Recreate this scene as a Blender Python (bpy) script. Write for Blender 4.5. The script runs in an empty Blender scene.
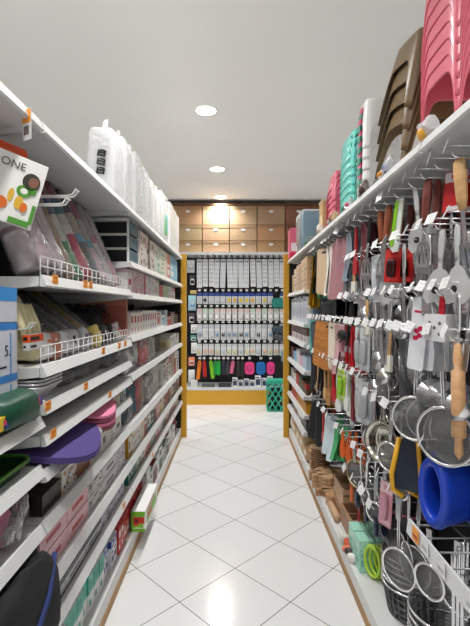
import bpy, math, random
from mathutils import Vector, Matrix, noise
RND = random.Random(11)
PI = math.pi
scene = bpy.context.scene
C = scene.collection

# ------------------------------------------------------------------ materials
def lin(c):
    c = c / 255.0
    return c / 12.92 if c <= 0.04045 else ((c + 0.055) / 1.055) ** 2.4

_mats = {}
def M(rgb, rough=0.45, metal=0.0, kind='paint', amount=0.0, scale=40.0):
    """plain procedural material of a given sRGB colour; amount = mottling"""
    key = (rgb, rough, metal, kind, amount, scale)
    if key in _mats:
        return _mats[key]
    m = bpy.data.materials.new('%s_%02x%02x%02x' % ((kind,) + tuple(int(v) for v in rgb)))
    m.use_nodes = True
    nt = m.node_tree
    b = nt.nodes['Principled BSDF']
    col = (lin(rgb[0]), lin(rgb[1]), lin(rgb[2]), 1)
    b.inputs['Base Color'].default_value = col
    b.inputs['Roughness'].default_value = rough
    b.inputs['Metallic'].default_value = metal
    if amount > 0:
        tc = nt.nodes.new('ShaderNodeTexCoord')
        nz = nt.nodes.new('ShaderNodeTexNoise'); nz.inputs['Scale'].default_value = scale
        nz.inputs['Detail'].default_value = 3
        mx = nt.nodes.new('ShaderNodeMix'); mx.data_type = 'RGBA'
        mx.inputs[6].default_value = tuple(max(0, c * (1 - amount)) for c in col[:3]) + (1,)
        mx.inputs[7].default_value = tuple(min(1, c * (1 + amount)) for c in col[:3]) + (1,)
        nt.links.new(tc.outputs['Object'], nz.inputs['Vector'])
        nt.links.new(nz.outputs['Fac'], mx.inputs[0])
        nt.links.new(mx.outputs[2], b.inputs['Base Color'])
    _mats[key] = m
    return m

def film(rgb, alpha, rough=0.15, name='clear_film', bump=0.0):
    key = ('film', rgb, alpha, rough, bump)
    if key in _mats: return _mats[key]
    m = bpy.data.materials.new(name); m.use_nodes = True
    nt = m.node_tree; b = nt.nodes['Principled BSDF']
    b.inputs['Base Color'].default_value = (lin(rgb[0]), lin(rgb[1]), lin(rgb[2]), 1)
    b.inputs['Roughness'].default_value = rough
    b.inputs['Alpha'].default_value = alpha
    if bump:
        tc = nt.nodes.new('ShaderNodeTexCoord')
        nz = nt.nodes.new('ShaderNodeTexNoise'); nz.inputs['Scale'].default_value = 45; nz.inputs['Detail'].default_value = 4
        bp = nt.nodes.new('ShaderNodeBump'); bp.inputs['Strength'].default_value = bump; bp.inputs['Distance'].default_value = 0.01
        nt.links.new(tc.outputs['Object'], nz.inputs['Vector'])
        nt.links.new(nz.outputs['Fac'], bp.inputs['Height'])
        nt.links.new(bp.outputs['Normal'], b.inputs['Normal'])
    _mats[key] = m
    return m

def wood(rgb, name='wood', sc=18.0):
    key = ('wood', rgb, sc)
    if key in _mats: return _mats[key]
    m = bpy.data.materials.new(name); m.use_nodes = True
    nt = m.node_tree; b = nt.nodes['Principled BSDF']
    tc = nt.nodes.new('ShaderNodeTexCoord')
    mp = nt.nodes.new('ShaderNodeMapping'); mp.inputs['Scale'].default_value = (sc * 3, sc * 0.3, sc * 2)
    nz = nt.nodes.new('ShaderNodeTexNoise'); nz.inputs['Scale'].default_value = 1.0; nz.inputs['Detail'].default_value = 5
    rp = nt.nodes.new('ShaderNodeValToRGB')
    c = [lin(v) for v in rgb]
    rp.color_ramp.elements[0].position = 0.3; rp.color_ramp.elements[1].position = 0.7
    rp.color_ramp.elements[0].color = (c[0] * .72, c[1] * .68, c[2] * .64, 1)
    rp.color_ramp.elements[1].color = (min(1, c[0] * 1.15), min(1, c[1] * 1.12), min(1, c[2] * 1.1), 1)
    nt.links.new(tc.outputs['Object'], mp.inputs['Vector']); nt.links.new(mp.outputs['Vector'], nz.inputs['Vector'])
    nt.links.new(nz.outputs['Fac'], rp.inputs['Fac']); nt.links.new(rp.outputs['Color'], b.inputs['Base Color'])
    b.inputs['Roughness'].default_value = 0.5
    _mats[key] = m
    return m

STEEL = M((222, 222, 224), 0.24, .93, 'steel')
STEELD = M((140, 140, 142), 0.35, 1.0, 'steel_dull')
CHROME = M((236, 236, 236), 0.2, .85, 'chrome')
SHELF = M((212, 213, 212), 0.38, 0, 'enamel', 0.03, 6)
DARK = M((34, 34, 36), 0.55, 0, 'dark_panel', 0.1, 10)  # panel colour includes the deep shade behind the goods
BLACK = M((20, 20, 22), 0.5, 0, 'black_paint')
WIREW = M((225, 225, 222), 0.35, 0, 'white_wire')
TAGW = M((226, 226, 225), 0.4, 0, 'tag_card')
ORANGE = M((240, 158, 44), 0.5, 0, 'orange_tag')
YELLOWP = M((212, 158, 40), 0.4, 0, 'yellow_paint', 0.08, 20)
MESH = film((150, 150, 148), 0.55, 0.4, 'steel_mesh')
def clear_plastic(name, tint, bump, body=.06):
    m = bpy.data.materials.new(name); m.use_nodes = True
    nt = m.node_tree; nt.nodes.remove(nt.nodes['Principled BSDF'])
    out = nt.nodes['Material Output']
    tr = nt.nodes.new('ShaderNodeBsdfTransparent'); tr.inputs[0].default_value = (.97, .97, .97, 1)
    gl = nt.nodes.new('ShaderNodeBsdfGlossy'); gl.inputs['Roughness'].default_value = .12; gl.inputs[0].default_value = (1, 1, 1, 1)
    df = nt.nodes.new('ShaderNodeBsdfDiffuse'); df.inputs[0].default_value = tint + (1,)
    lw = nt.nodes.new('ShaderNodeLayerWeight'); lw.inputs['Blend'].default_value = .35
    tc = nt.nodes.new('ShaderNodeTexCoord'); nz = nt.nodes.new('ShaderNodeTexNoise'); nz.inputs['Scale'].default_value = 40; nz.inputs['Detail'].default_value = 4
    bp = nt.nodes.new('ShaderNodeBump'); bp.inputs['Strength'].default_value = bump; bp.inputs['Distance'].default_value = .012
    m1 = nt.nodes.new('ShaderNodeMixShader'); m2 = nt.nodes.new('ShaderNodeMixShader'); m2.inputs[0].default_value = body
    L = nt.links.new
    L(tc.outputs['Object'], nz.inputs['Vector']); L(nz.outputs['Fac'], bp.inputs['Height'])
    for nd in (gl, df, lw): L(bp.outputs['Normal'], nd.inputs['Normal'])
    L(lw.outputs['Fresnel'], m1.inputs[0]); L(tr.outputs[0], m1.inputs[1]); L(gl.outputs[0], m1.inputs[2])
    L(m1.outputs[0], m2.inputs[1]); L(df.outputs[0], m2.inputs[2]); L(m2.outputs[0], out.inputs['Surface'])
    return m
CLEAR = clear_plastic('clear_film', (.9, .9, .92), .9)
MILKY = film((244, 245, 246), 0.38, 0.2, 'milky_bag', 0.8)
TANW = wood((205, 165, 115), 'beech')
BRNW = wood((140, 82, 48), 'brown_wood')
DKW = wood((112, 48, 38), 'maroon_wood')
CARDB = M((196, 158, 112), 0.7, 0, 'cardboard', 0.08, 12)

# ------------------------------------------------------------------ mesh builder
class MB:
    def __init__(s): s.v = []; s.f = []; s.m = []; s.s = []
    def add(s, vs, fs, mi=0, smooth=False, T=None):
        o = len(s.v)
        for p in vs:
            p = Vector(p)
            if T is not None: p = T @ p
            s.v.append(p)
        for f in fs:
            s.f.append(tuple(i + o for i in f)); s.m.append(mi); s.s.append(smooth)
        return s
    def box(s, x0, x1, y0, y1, z0, z1, mi=0, T=None):
        vs = [(x0, y0, z0), (x1, y0, z0), (x1, y1, z0), (x0, y1, z0), (x0, y0, z1), (x1, y0, z1), (x1, y1, z1), (x0, y1, z1)]
        fs = [(0, 3, 2, 1), (4, 5, 6, 7), (0, 1, 5, 4), (1, 2, 6, 5), (2, 3, 7, 6), (3, 0, 4, 7)]
        return s.add(vs, fs, mi, False, T)
    def quad(s, a, b, c, d, mi=0, T=None):
        return s.add([a, b, c, d], [(0, 1, 2, 3)], mi, False, T)
    def prism(s, poly, d0, d1, axis='x', mi=0, T=None, smooth=False):
        """extrude a 2-D polygon: axis x -> (y,z); y -> (x,z); z -> (x,y)"""
        n = len(poly)
        def P(p, d):
            return (d, p[0], p[1]) if axis == 'x' else ((p[0], d, p[1]) if axis == 'y' else (p[0], p[1], d))
        vs = [P(p, d0) for p in poly] + [P(p, d1) for p in poly]
        fs = [tuple(range(n - 1, -1, -1)), tuple(range(n, 2 * n))]
        for i in range(n):
            j = (i + 1) % n
            fs.append((i, j, n + j, n + i))
        return s.add(vs, fs, mi, smooth, T)
    def tube(s, pts, r, n=6, mi=0, closed=False, T=None):
        pts = [Vector(p) for p in pts]; k = len(pts)
        rr = r if isinstance(r, (list, tuple)) else [r] * k
        vs = []; fs = []
        prev = None
        for i, p in enumerate(pts):
            if closed: t = pts[(i + 1) % k] - pts[i - 1]
            else: t = pts[min(i + 1, k - 1)] - pts[max(i - 1, 0)]
            if t.length < 1e-9: t = Vector((0, 0, 1))
            t.normalize()
            if prev is None:
                a = Vector((0, 0, 1)) if abs(t.z) < 0.9 else Vector((1, 0, 0))
                u = t.cross(a).normalized()
            else:
                u = (prev - t * prev.dot(t))
                if u.length < 1e-6: u = t.orthogonal()
                u.normalize()
            prev = u
            w = t.cross(u)
            for q in range(n):
                an = 2 * PI * q / n
                vs.append(p + (u * math.cos(an) + w * math.sin(an)) * rr[i])
        for i in range(k if closed else k - 1):
            j = (i + 1) % k
            for q in range(n):
                q2 = (q + 1) % n
                fs.append((i * n + q, i * n + q2, j * n + q2, j * n + q))
        if not closed:
            fs.append(tuple(range(n - 1, -1, -1))); fs.append(tuple((k - 1) * n + q for q in range(n)))
        return s.add(vs, fs, mi, True, T)
    def lathe(s, prof, n=20, mi=0, T=None, sy=1.0):
        vs = []; fs = []; k = len(prof)
        for (r, z) in prof:
            for q in range(n):
                a = 2 * PI * q / n
                vs.append((r * math.cos(a), r * math.sin(a) * sy, z))
        for i in range(k - 1):
            for q in range(n):
                q2 = (q + 1) % n
                fs.append((i * n + q, i * n + q2, (i + 1) * n + q2, (i + 1) * n + q))
        if prof[0][0] > 1e-5: fs.append(tuple(range(n - 1, -1, -1)))
        if prof[-1][0] > 1e-5: fs.append(tuple((k - 1) * n + q for q in range(n)))
        return s.add(vs, fs, mi, True, T)
    def soft(s, w, d, h, e=0.35, nu=20, nv=12, jit=0.0, mi=0, T=None, smooth=True, seed=0):
        """rounded pillow / bag: superellipsoid centred at the origin"""
        f = lambda c: math.copysign(abs(c) ** e, c)
        vs = []; fs = []
        for i in range(nv + 1):
            ph = -PI / 2 + PI * i / nv
            for q in range(nu):
                a = 2 * PI * q / nu
                p = Vector((w / 2 * f(math.cos(ph)) * f(math.cos(a)), d / 2 * f(math.cos(ph)) * f(math.sin(a)), h / 2 * f(math.sin(ph))))
                if jit:
                    p += jit * noise.noise_vector(p * 22 + Vector((seed, seed * 1.7, 0)))
                vs.append(p)
        for i in range(nv):
            for q in range(nu):
                q2 = (q + 1) % nu
                fs.append((i * nu + q, i * nu + q2, (i + 1) * nu + q2, (i + 1) * nu + q))
        return s.add(vs, fs, mi, smooth, T)
    def grid(s, fn, nu, nv, mi=0, smooth=True, T=None):
        vs = [fn(i / nu, j / nv) for j in range(nv + 1) for i in range(nu + 1)]
        fs = [(j * (nu + 1) + i, j * (nu + 1) + i + 1, (j + 1) * (nu + 1) + i + 1, (j + 1) * (nu + 1) + i) for j in range(nv) for i in range(nu)]
        return s.add(vs, fs, mi, smooth, T)
    def mesh(s, name, mats):
        me = bpy.data.meshes.new(name)
        me.from_pydata([tuple(v) for v in s.v], [], s.f)
        for m in (mats if isinstance(mats, (list, tuple)) else [mats]): me.materials.append(m)
        me.polygons.foreach_set('material_index', s.m)
        me.polygons.foreach_set('use_smooth', s.s)
        me.update()
        return me
    def build(s, name, mats, parent=None, loc=(0, 0, 0), rot=None):
        return link(name, s.mesh(name, mats), parent, loc, rot)

def link(name, me, parent=None, loc=(0, 0, 0), rot=None):
    o = bpy.data.objects.new(name, me)
    C.objects.link(o)
    o.location = loc
    if rot: o.rotation_euler = rot
    if parent: o.parent = parent
    return o

def rrect(w, h, r, n=4, cx=0, cy=0):
    pts = []
    for (sx, sy, a0) in ((1, 1, 0), (-1, 1, PI / 2), (-1, -1, PI), (1, -1, 3 * PI / 2)):
        for i in range(n + 1):
            a = a0 + PI / 2 * i / n
            pts.append((cx + sx * (w / 2 - r) + r * math.cos(a), cy + sy * (h / 2 - r) + r * math.sin(a)))
    return pts

_labels = {}
def tag(o, label, cat, group=None):
    o['label'] = label; o['category'] = cat
    if group: o['group'] = group
    _labels.setdefault(label, []).append(o.name)
    return o
def struct(o):
    o['kind'] = 'structure'; return o
def empty(name, loc, rz=0):
    o = bpy.data.objects.new(name, None); C.objects.link(o)
    o.location = loc; o.rotation_euler = (0, 0, rz); o.empty_display_size = 0.05
    return o
def dup(o, loc=None, rot=None, parent=None):
    c = o.copy(); C.objects.link(c)
    if parent: c.parent = parent
    if loc is not None: c.location = loc
    if rot is not None: c.rotation_euler = rot
    for ch in list(o.children): dup(ch, parent=c)
    return c
ORD = ['first', 'second', 'third', 'fourth', 'fifth', 'sixth', 'seventh', 'eighth', 'ninth', 'tenth', 'eleventh', 'twelfth',
       'thirteenth', 'fourteenth', 'fifteenth', 'sixteenth', 'seventeenth', 'eighteenth', 'nineteenth', 'twentieth',
       '21st', '22nd', '23rd', '24th', '25th', '26th', '27th', '28th', '29th', '30th']

_txt = {}
def text_mesh(t, size):
    cu = bpy.data.curves.new('t', 'FONT'); cu.body = t; cu.size = size; cu.align_x = 'CENTER'; cu.align_y = 'CENTER'
    cu.extrude = 0.0004
    o = bpy.data.objects.new('t', cu); C.objects.link(o)
    bpy.context.view_layer.update()
    me = bpy.data.meshes.new_from_object(o.evaluated_get(bpy.context.evaluated_depsgraph_get()))
    C.objects.unlink(o); bpy.data.objects.remove(o)
    return me
def add_text(mb, t, size, T, mi):
    me = text_mesh(t, size)
    mb.add([v.co[:] for v in me.vertices], [tuple(p.vertices) for p in me.polygons], mi, False, T)
    bpy.data.meshes.remove(me)

# ------------------------------------------------------------------ camera
cam = bpy.data.objects.new('camera', bpy.data.cameras.new('camera')); C.objects.link(cam)
cam.data.sensor_fit = 'HORIZONTAL'; cam.data.sensor_width = 36; cam.data.lens = 36 * 428 / 470
cam.location = (0, 0, 1.5)
cam.rotation_euler = (PI / 2 - math.atan(5 / 428), 0, 0)
cam.data.clip_start = 0.02
scene.camera = cam

# ------------------------------------------------------------------ room
CEIL = 3.2
def floor_mat():
    m = bpy.data.materials.new('glazed_floor_tiles'); m.use_nodes = True
    nt = m.node_tree; b = nt.nodes['Principled BSDF']
    tc = nt.nodes.new('ShaderNodeTexCoord'); mp = nt.nodes.new('ShaderNodeMapping')
    mp.inputs['Rotation'].default_value = (0, 0, PI / 4); mp.inputs['Location'].default_value = (1.7317, -1.7317, 0)
    bk = nt.nodes.new('ShaderNodeTexBrick'); bk.offset = 0; bk.squash = 1
    bk.inputs['Scale'].default_value = 1; bk.inputs['Brick Width'].default_value = .4; bk.inputs['Row Height'].default_value = .4
    bk.inputs['Mortar Size'].default_value = .0022; bk.inputs['Mortar Smooth'].default_value = 0.1
    bk.inputs['Color1'].default_value = (.76, .76, .76, 1); bk.inputs['Color2'].default_value = (.79, .79, .79, 1)
    bk.inputs['Mortar'].default_value = (.10, .095, .09, 1)
    nz = nt.nodes.new('ShaderNodeTexNoise'); nz.inputs['Scale'].default_value = 3; nz.inputs['Detail'].default_value = 6
    mx = nt.nodes.new('ShaderNodeMix'); mx.data_type = 'RGBA'; mx.blend_type = 'MULTIPLY'
    rp = nt.nodes.new('ShaderNodeValToRGB'); rp.color_ramp.elements[0].color = (.93, .935, .94, 1)
    rp.color_ramp.elements[1].color = (1, 1, 1, 1)
    mx.inputs[0].default_value = 1
    nt.links.new(tc.outputs['Object'], mp.inputs['Vector']); nt.links.new(mp.outputs['Vector'], bk.inputs['Vector'])
    nt.links.new(tc.outputs['Object'], nz.inputs['Vector']); nt.links.new(nz.outputs['Fac'], rp.inputs['Fac'])
    nt.links.new(bk.outputs['Color'], mx.inputs[6]); nt.links.new(rp.outputs['Color'], mx.inputs[7])
    nt.links.new(mx.outputs[2], b.inputs['Base Color'])
    b.inputs['Roughness'].default_value = 0.16
    return m
X0, X1, Y0, Y1 = -3.3, 3.3, -3.0, 7.75
struct(MB().box(X0, X1, Y0, Y1, -.1, 0).build('floor', floor_mat()))
struct(MB().box(X0, X1, Y0, Y1, CEIL, CEIL + .1).build('ceiling', M((244, 243, 240), .8, 0, 'ceiling_plaster', .02, 2)))
WALL = M((240, 239, 236), .7, 0, 'wall_paint', .03, 3)
struct(MB().box(X0 - .1, X0, Y0, Y1, 0, CEIL).build('wall_left', WALL))
struct(MB().box(X1, X1 + .1, Y0, Y1, 0, CEIL).build('wall_right', WALL))
struct(MB().box(X0, X1, Y1, Y1 + .1, 0, CEIL).build('wall_back', WALL))
struct(MB().box(X0, X1, Y0 - .1, Y0, 0, CEIL).build('wall_front', WALL))

# downlights
em = bpy.data.materials.new('lit_diffuser'); em.use_nodes = True
b_ = em.node_tree.nodes['Principled BSDF']
b_.inputs['Emission Color'].default_value = (1, .985, .95, 1); b_.inputs['Emission Strength'].default_value = 8
RINGM = M((240, 240, 238), .4, 0, 'light_ring')
rg = MB().lathe([(.085, 0), (.105, -.004), (.107, 0), (.085, 0)], 32)
df = MB().lathe([(.0, -.0015), (.086, -.0015), (.086, 0)], 32)
rgm = rg.mesh('ring', RINGM); dfm = df.mesh('diffuser', em)
LAMPW = 16.3
lampdata = bpy.data.lights.new('downlight_lamp', 'AREA')
lampdata.shape = 'DISK'; lampdata.size = .17; lampdata.energy = LAMPW; lampdata.color = (1, .99, .98); lampdata.spread = math.radians(135)
spots = [(-.25, 3.71, 'round ceiling downlight nearer the camera above the aisle'), (-.22, 5.27, 'round ceiling downlight farther along above the aisle'),
         (-.22, 6.6, 'round ceiling downlight right above the brown cartons'), (-.25, 2.1, None), (-.25, .5, None), (-.25, -1.2, None)]
for sx in (-2.3, 2.3):
    for yy in (6.4, 4.4, 2.2, 0, -1.8): spots.append((sx, yy, None))  # added lamps over unseen side aisles, to brighten the ceiling
for (x, y, lb) in spots:
    r = empty('ceiling_downlight', (x, y, CEIL))
    tag(r, lb or 'unseen round white ceiling downlight over the shop, outside the picture', 'ceiling light', 'ceiling downlights')
    link('trim_ring', rgm, r); link('diffuser', dfm, r)
    l = bpy.data.objects.new('downlight_lamp', lampdata); C.objects.link(l)
    l.location = (x, y, CEIL - .012)

# ------------------------------------------------------------------ shelving
FX = .62
def shelf_parts(root, side, y0, y1, zt, depth, x_off=0, rail=.028, fence=0, tags=(), mat=SHELF, z_lab=None, name='shelf'):
    """a steel shelf with folded edge, end brackets and price rail; tags = Y of orange tags"""
    f = side * (FX + x_off); b = side * (FX + depth)
    s = MB()
    xa, xb = sorted((f, b))
    s.box(xa, xb, y0, y1, zt - .022, zt)
    for ye in (y0, y1 - .003):
        s.prism([(f, zt - .022), (b, zt - .022), (b, zt - .075), (f + (b - f) * .5, zt - .06), (f, zt - .03)], ye, ye + .003, 'y')
    sh = s.build(name, mat, root)
    r = MB()
    fo = f - side * .012
    r.prism([(f - side * .002, zt + .006), (fo + side * .004, zt + .006), (fo - side * .012, zt - rail), (fo - side * .004, zt - rail - .004), (f - side * .002, zt - rail - .004)], y0 + .003, y1 - .003, 'y')
    r.build('price_rail', mat, sh)
    if fence:
        w = MB()
        xf = f + side * .004
        for k in range(3):
            w.tube([(xf, y0 + .02, zt + .004 + fence * k / 2), (xf, y1 - .02, zt + .004 + fence * k / 2)], .0022, 5)
        n = int((y1 - y0) / .055)
        for k in range(n + 1):
            y = y0 + .02 + (y1 - y0 - .04) * k / n
            w.tube([(xf, y, zt), (xf, y, zt + fence)], .0018, 5)
        w.build('wire_fence', WIREW, sh)
    for y in tags:
        t = MB()
        t.box(-.0008, .0008, -.021, .021, -.015, .015, 0)
        t.box(.0008, .0012, -.015, .015, .003, .009, 1); t.box(.0008, .0012, -.015, .006, -.009, -.005, 1)
        t.build('price_tag', [ORANGE, M((214, 110, 40), .5)], sh, (fo - side * .0085, y, zt - .004), (0, 0, 0 if side < 0 else PI))['label'] = 'orange price tag'
    return sh

def bay(side, y0, y1, label, depth, levels, top, base=.12, back=DARK, back_x=None, ltags={}, fences={}, topdepth=None, near_gap=0):
    root = empty('shelving_unit', (0, 0, 0))
    tag(root, label, 'shelving unit')
    bx = depth if back_x is None else back_x
    xa, xb = sorted((side * (FX + bx), side * (FX + bx + .025)))
    MB().box(xa, xb, y0, y1, .0, top - .03).build('back_panel', back, root)
    for y in (y0, y1 - .03):
        u = MB(); xa, xb = sorted((side * (FX + bx - .03), side * (FX + bx - .001)))
        u.box(xa, xb, y, y + .03, 0, top - .03)
        u.build('upright', BLACK, root)
    for z in levels:
        shelf_parts(root, side, y0 + .001, y1 - .001, z, depth - .032, fence=fences.get(z, 0), tags=ltags.get(z, ()))
    shelf_parts(root, side, y0 + .001, y1 - .001, top, topdepth or depth, rail=.03, tags=ltags.get(top, ()), name='top_shelf')
    d = MB(); xa, xb = sorted((side * FX, side * (FX + bx - .032)))
    d.box(xa, xb, y0 + .001, y1 - .001, base - .072, base); d.build('base_deck', SHELF, root)
    k = MB(); xa, xb = sorted((side * (FX - .004), side * (FX + .02)))
    k.box(xa, xb, y0 + .001, y1 - .001, 0, base - .074); k.build('kick_plate', wood((168, 130, 76), 'kick_wood'), root)
    return root

LD = .56
TOPL = 2.085
LB = [1.60, 1.31, 1.19, 1.09, .975, .81, .60, .44]
LC = [1.77, 1.585, 1.33, 1.10, .80, .60, .44]
bay(-1, .16, 1.348, 'nearest white shelving unit on the left, cut by the picture edge', LD, [1.155, 1.0, .81, .60], TOPL)
bay(-1, 1.352, 2.498, 'second left shelving unit with wire fences, holding wrapped rolls and purple mat', LD, LB, TOPL,
    ltags={1.60: (1.43, 1.72, 1.78), 1.31: (1.95, 2.22, 2.34), 1.19: (1.37, 1.72), 1.09: (1.41, 2.05), .44: (2.3,)}, fences={1.60: .062, 1.31: .062})
bay(-1, 2.502, 3.698, 'third left shelving unit with the drawer chest on its second shelf', LD, LC, TOPL, ltags={.44: (3.1,)})
bay(-1, 3.702, 4.90, 'farthest left shelving unit beside the yellow post', LD, LC, TOPL, ltags={.44: (4.2,)})
TOPR = 2.04
RD = .50
bay(1, .16, 1.398, 'nearest right shelving unit with utensils on hooks, cut by picture edge', RD, [], TOPR, topdepth=.5)
bay(1, 1.402, 2.598, 'second right shelving unit, hooks full of steel kitchen tools', RD, [], TOPR, topdepth=.5)
bay(1, 2.602, 3.748, 'third right shelving unit with hanging cloths and boards', RD, [], TOPR, topdepth=.5)
bay(1, 3.752, 4.90, 'farthest right shelving unit with shelves of boxes beside the yellow post', RD, [1.66, 1.36, 1.18, .94, .72, .55, .40], TOPR)

# dark end frames with yellow posts
for side, w in ((-1, 'left'), (1, 'right')):
    r = empty('end_post', (side * .62, 5.0, 0))
    tag(r, 'yellow steel post with black end frame closing the %s shelf row' % w, 'post', 'yellow end posts')
    MB().box(-.03, .03, -.03, .03, 0, 2.12).build('post', YELLOWP, r, (-side * .026, -.03, 0))
    xa, xb = sorted((side * .006, side * .56))
    MB().box(xa, xb, 0, .03, 0, 2.05).build('end_panel', BLACK, r)
    xa, xb = sorted((side * .006, side * .07))
    MB().box(xa, xb, -.095, -.001, .0, 2.05).build('edge_strip', BLACK, r)

# ------------------------------------------------------------------ cartons and packs
def P_(c): return M(tuple(int(255 * (v / 255) ** 1.3) for v in c), .42, 0, 'print')
def carton_mesh(dx, dy, dz, cols, style, seed=0, name='carton'):
    """printed box, origin at the bottom centre, front towards +x; print stays in the mesh"""
    r = random.Random(seed)
    mb = MB(); c = .0012
    mb.box(-dx / 2, dx / 2, -dy / 2, dy / 2, 0, dz, 0)
    n = len(cols)
    def face(org, U, V, wu, hv):
        def rect(u0, u1, v0, v1, mi, lift=.0006):
            N = U.cross(V) * lift
            mb.quad(*[org + U * (wu * a) + V * (hv * b) + N for a, b in ((u0, v0), (u1, v0), (u1, v1), (u0, v1))], mi=mi)
        if style == 'band':
            rect(0, 1, .72, .97, 1); rect(.1, .6, .5, .6, 2 % n); rect(.1, .8, .2, .4, 2 % n); rect(.15, .55, .8, .9, 0, .0009)
        elif style == 'window':
            rect(.12, .88, .2, .75, 1); rect(.2, .5, .3, .6, 2 % n, .0009); rect(.1, .7, .82, .92, 2 % n)
        elif style == 'stripe':
            k = 5
            for i in range(k): rect((i + .1) / k, (i + .6) / k, .03, .97, 1 + (i % max(1, n - 1)) if n > 1 else 0)
        elif style == 'pattern':
            for i in range(26):
                a, b = r.uniform(0, .88), r.uniform(0, .9); q = r.uniform(.05, .13)
                rect(a, min(1, a + q), b, min(1, b + q), 1 + r.randrange(n - 1) if n > 1 else 0, .0005 + .00004 * i)
        elif style == 'squares':
            k = max(1, int(wu / .07))
            for i in range(k): rect((i + .2) / k, (i + .7) / k, .55, .85, 1); 
            for i in range(k): rect((i + .25) / k, (i + .6) / k, .15, .35, 2 % n)
        elif style == 'lines':
            for i in range(5): rect(.1, r.uniform(.5, .9), .12 + i * .16, .2 + i * .16, 1 + i % max(1, n - 1) if n > 1 else 0)
        elif style == 'edge':
            rect(0, 1, .0, .16, 1); rect(0, 1, .84, 1, 1); rect(.2, .75, .36, .6, 2 % n)
        elif style == 'half':
            rect(0, 1, .5, 1, 1); rect(.1, .7, .62, .85, 2 % n, .0009); rect(.1, .5, .15, .32, 2 % n)
    X, Y, Z = Vector((1, 0, 0)), Vector((0, 1, 0)), Vector((0, 0, 1))
    face(Vector((dx / 2, -dy / 2, 0)), Y, Z, dy, dz)
    face(Vector((-dx / 2, -dy / 2, 0)), X, Z, dx, dz)
    face(Vector((dx / 2, dy / 2, 0)), -X, Z, dx, dz)
    if style in ('band', 'window', 'half', 'edge'):
        mb.quad((dx / 2 - .012, -dy / 2 + .012, dz + .0006), (dx / 2 - .012, dy / 2 - .012, dz + .0006), (-dx / 4, dy / 2 - .012, dz + .0006), (-dx / 4, -dy / 2 + .012, dz + .0006), mi=0)
    return mb.mesh(name, [P_(q) for q in cols])

CNAME = [((240, 240, 238), 'white'), ((200, 60, 60), 'red'), ((225, 120, 150), 'pink'), ((240, 200, 205), 'pale pink'), ((60, 150, 140), 'teal'),
         ((150, 200, 220), 'light blue'), ((60, 90, 170), 'blue'), ((90, 170, 90), 'green'), ((215, 180, 80), 'ochre'), ((190, 150, 110), 'tan'),
         ((120, 80, 55), 'brown'), ((150, 150, 150), 'grey'), ((40, 40, 42), 'black'), ((85, 105, 115), 'slate'), ((235, 225, 200), 'cream'),
         ((240, 140, 50), 'orange'), ((110, 80, 150), 'purple'), ((190, 220, 190), 'pale green'), ((225, 130, 110), 'coral'), ((110, 35, 45), 'maroon'),
         ((170, 120, 125), 'mauve'), ((95, 95, 98), 'dark grey'), ((205, 205, 205), 'light grey')]
def cname(c):
    return min(CNAME, key=lambda q: sum((a - b) ** 2 for a, b in zip(q[0], c)))[1]
STY = {'band': 'banded', 'window': 'picture-fronted', 'stripe': 'striped', 'pattern': 'patterned', 'squares': 'square-printed', 'lines': 'lettered',
       'edge': 'edged', 'half': 'two-tone', 'plain': 'plain'}

def carton_row(side, y, z, items, where, group, x0=.635, maxy=99, kind='carton', cat='box'):
    """items: (dy, dz, dx, style, colours[, layers]) placed one after another along the shelf"""
    i = 0
    for k, it in enumerate(items):
        dy, dz, dx, style, cols = it[:5]
        layers = it[5] if len(it) > 5 else 1
        inset = it[6] if len(it) > 6 else 0.0
        if y + dy > maxy: break
        me = carton_mesh(dx, dy - .005, dz - (.001 if layers == 1 else .006), cols, style, seed=int(y * 1000), name=kind)
        c1 = cname(cols[0]); c2 = cname(cols[1]) if len(cols) > 1 else None
        look = c1 if not c2 or c2 == c1 or style == 'plain' else '%s and %s' % (c1, c2)
        for L in range(layers):
            o = link(kind, me, None, (side * (x0 + inset + dx / 2), y + dy / 2, z + L * dz), (0, 0, 0 if side < 0 else PI))
            lay = '' if layers == 1 else (('upper ', 'lower ')[0 if L == layers - 1 else 1])
            tag(o, '%s%s %s, %s along %s' % (lay, look, kind.replace('_', ' '), ORD[min(i, 29)], where), cat, group)
        i += 1
        y += dy
    return y
W = (238, 238, 236)

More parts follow.
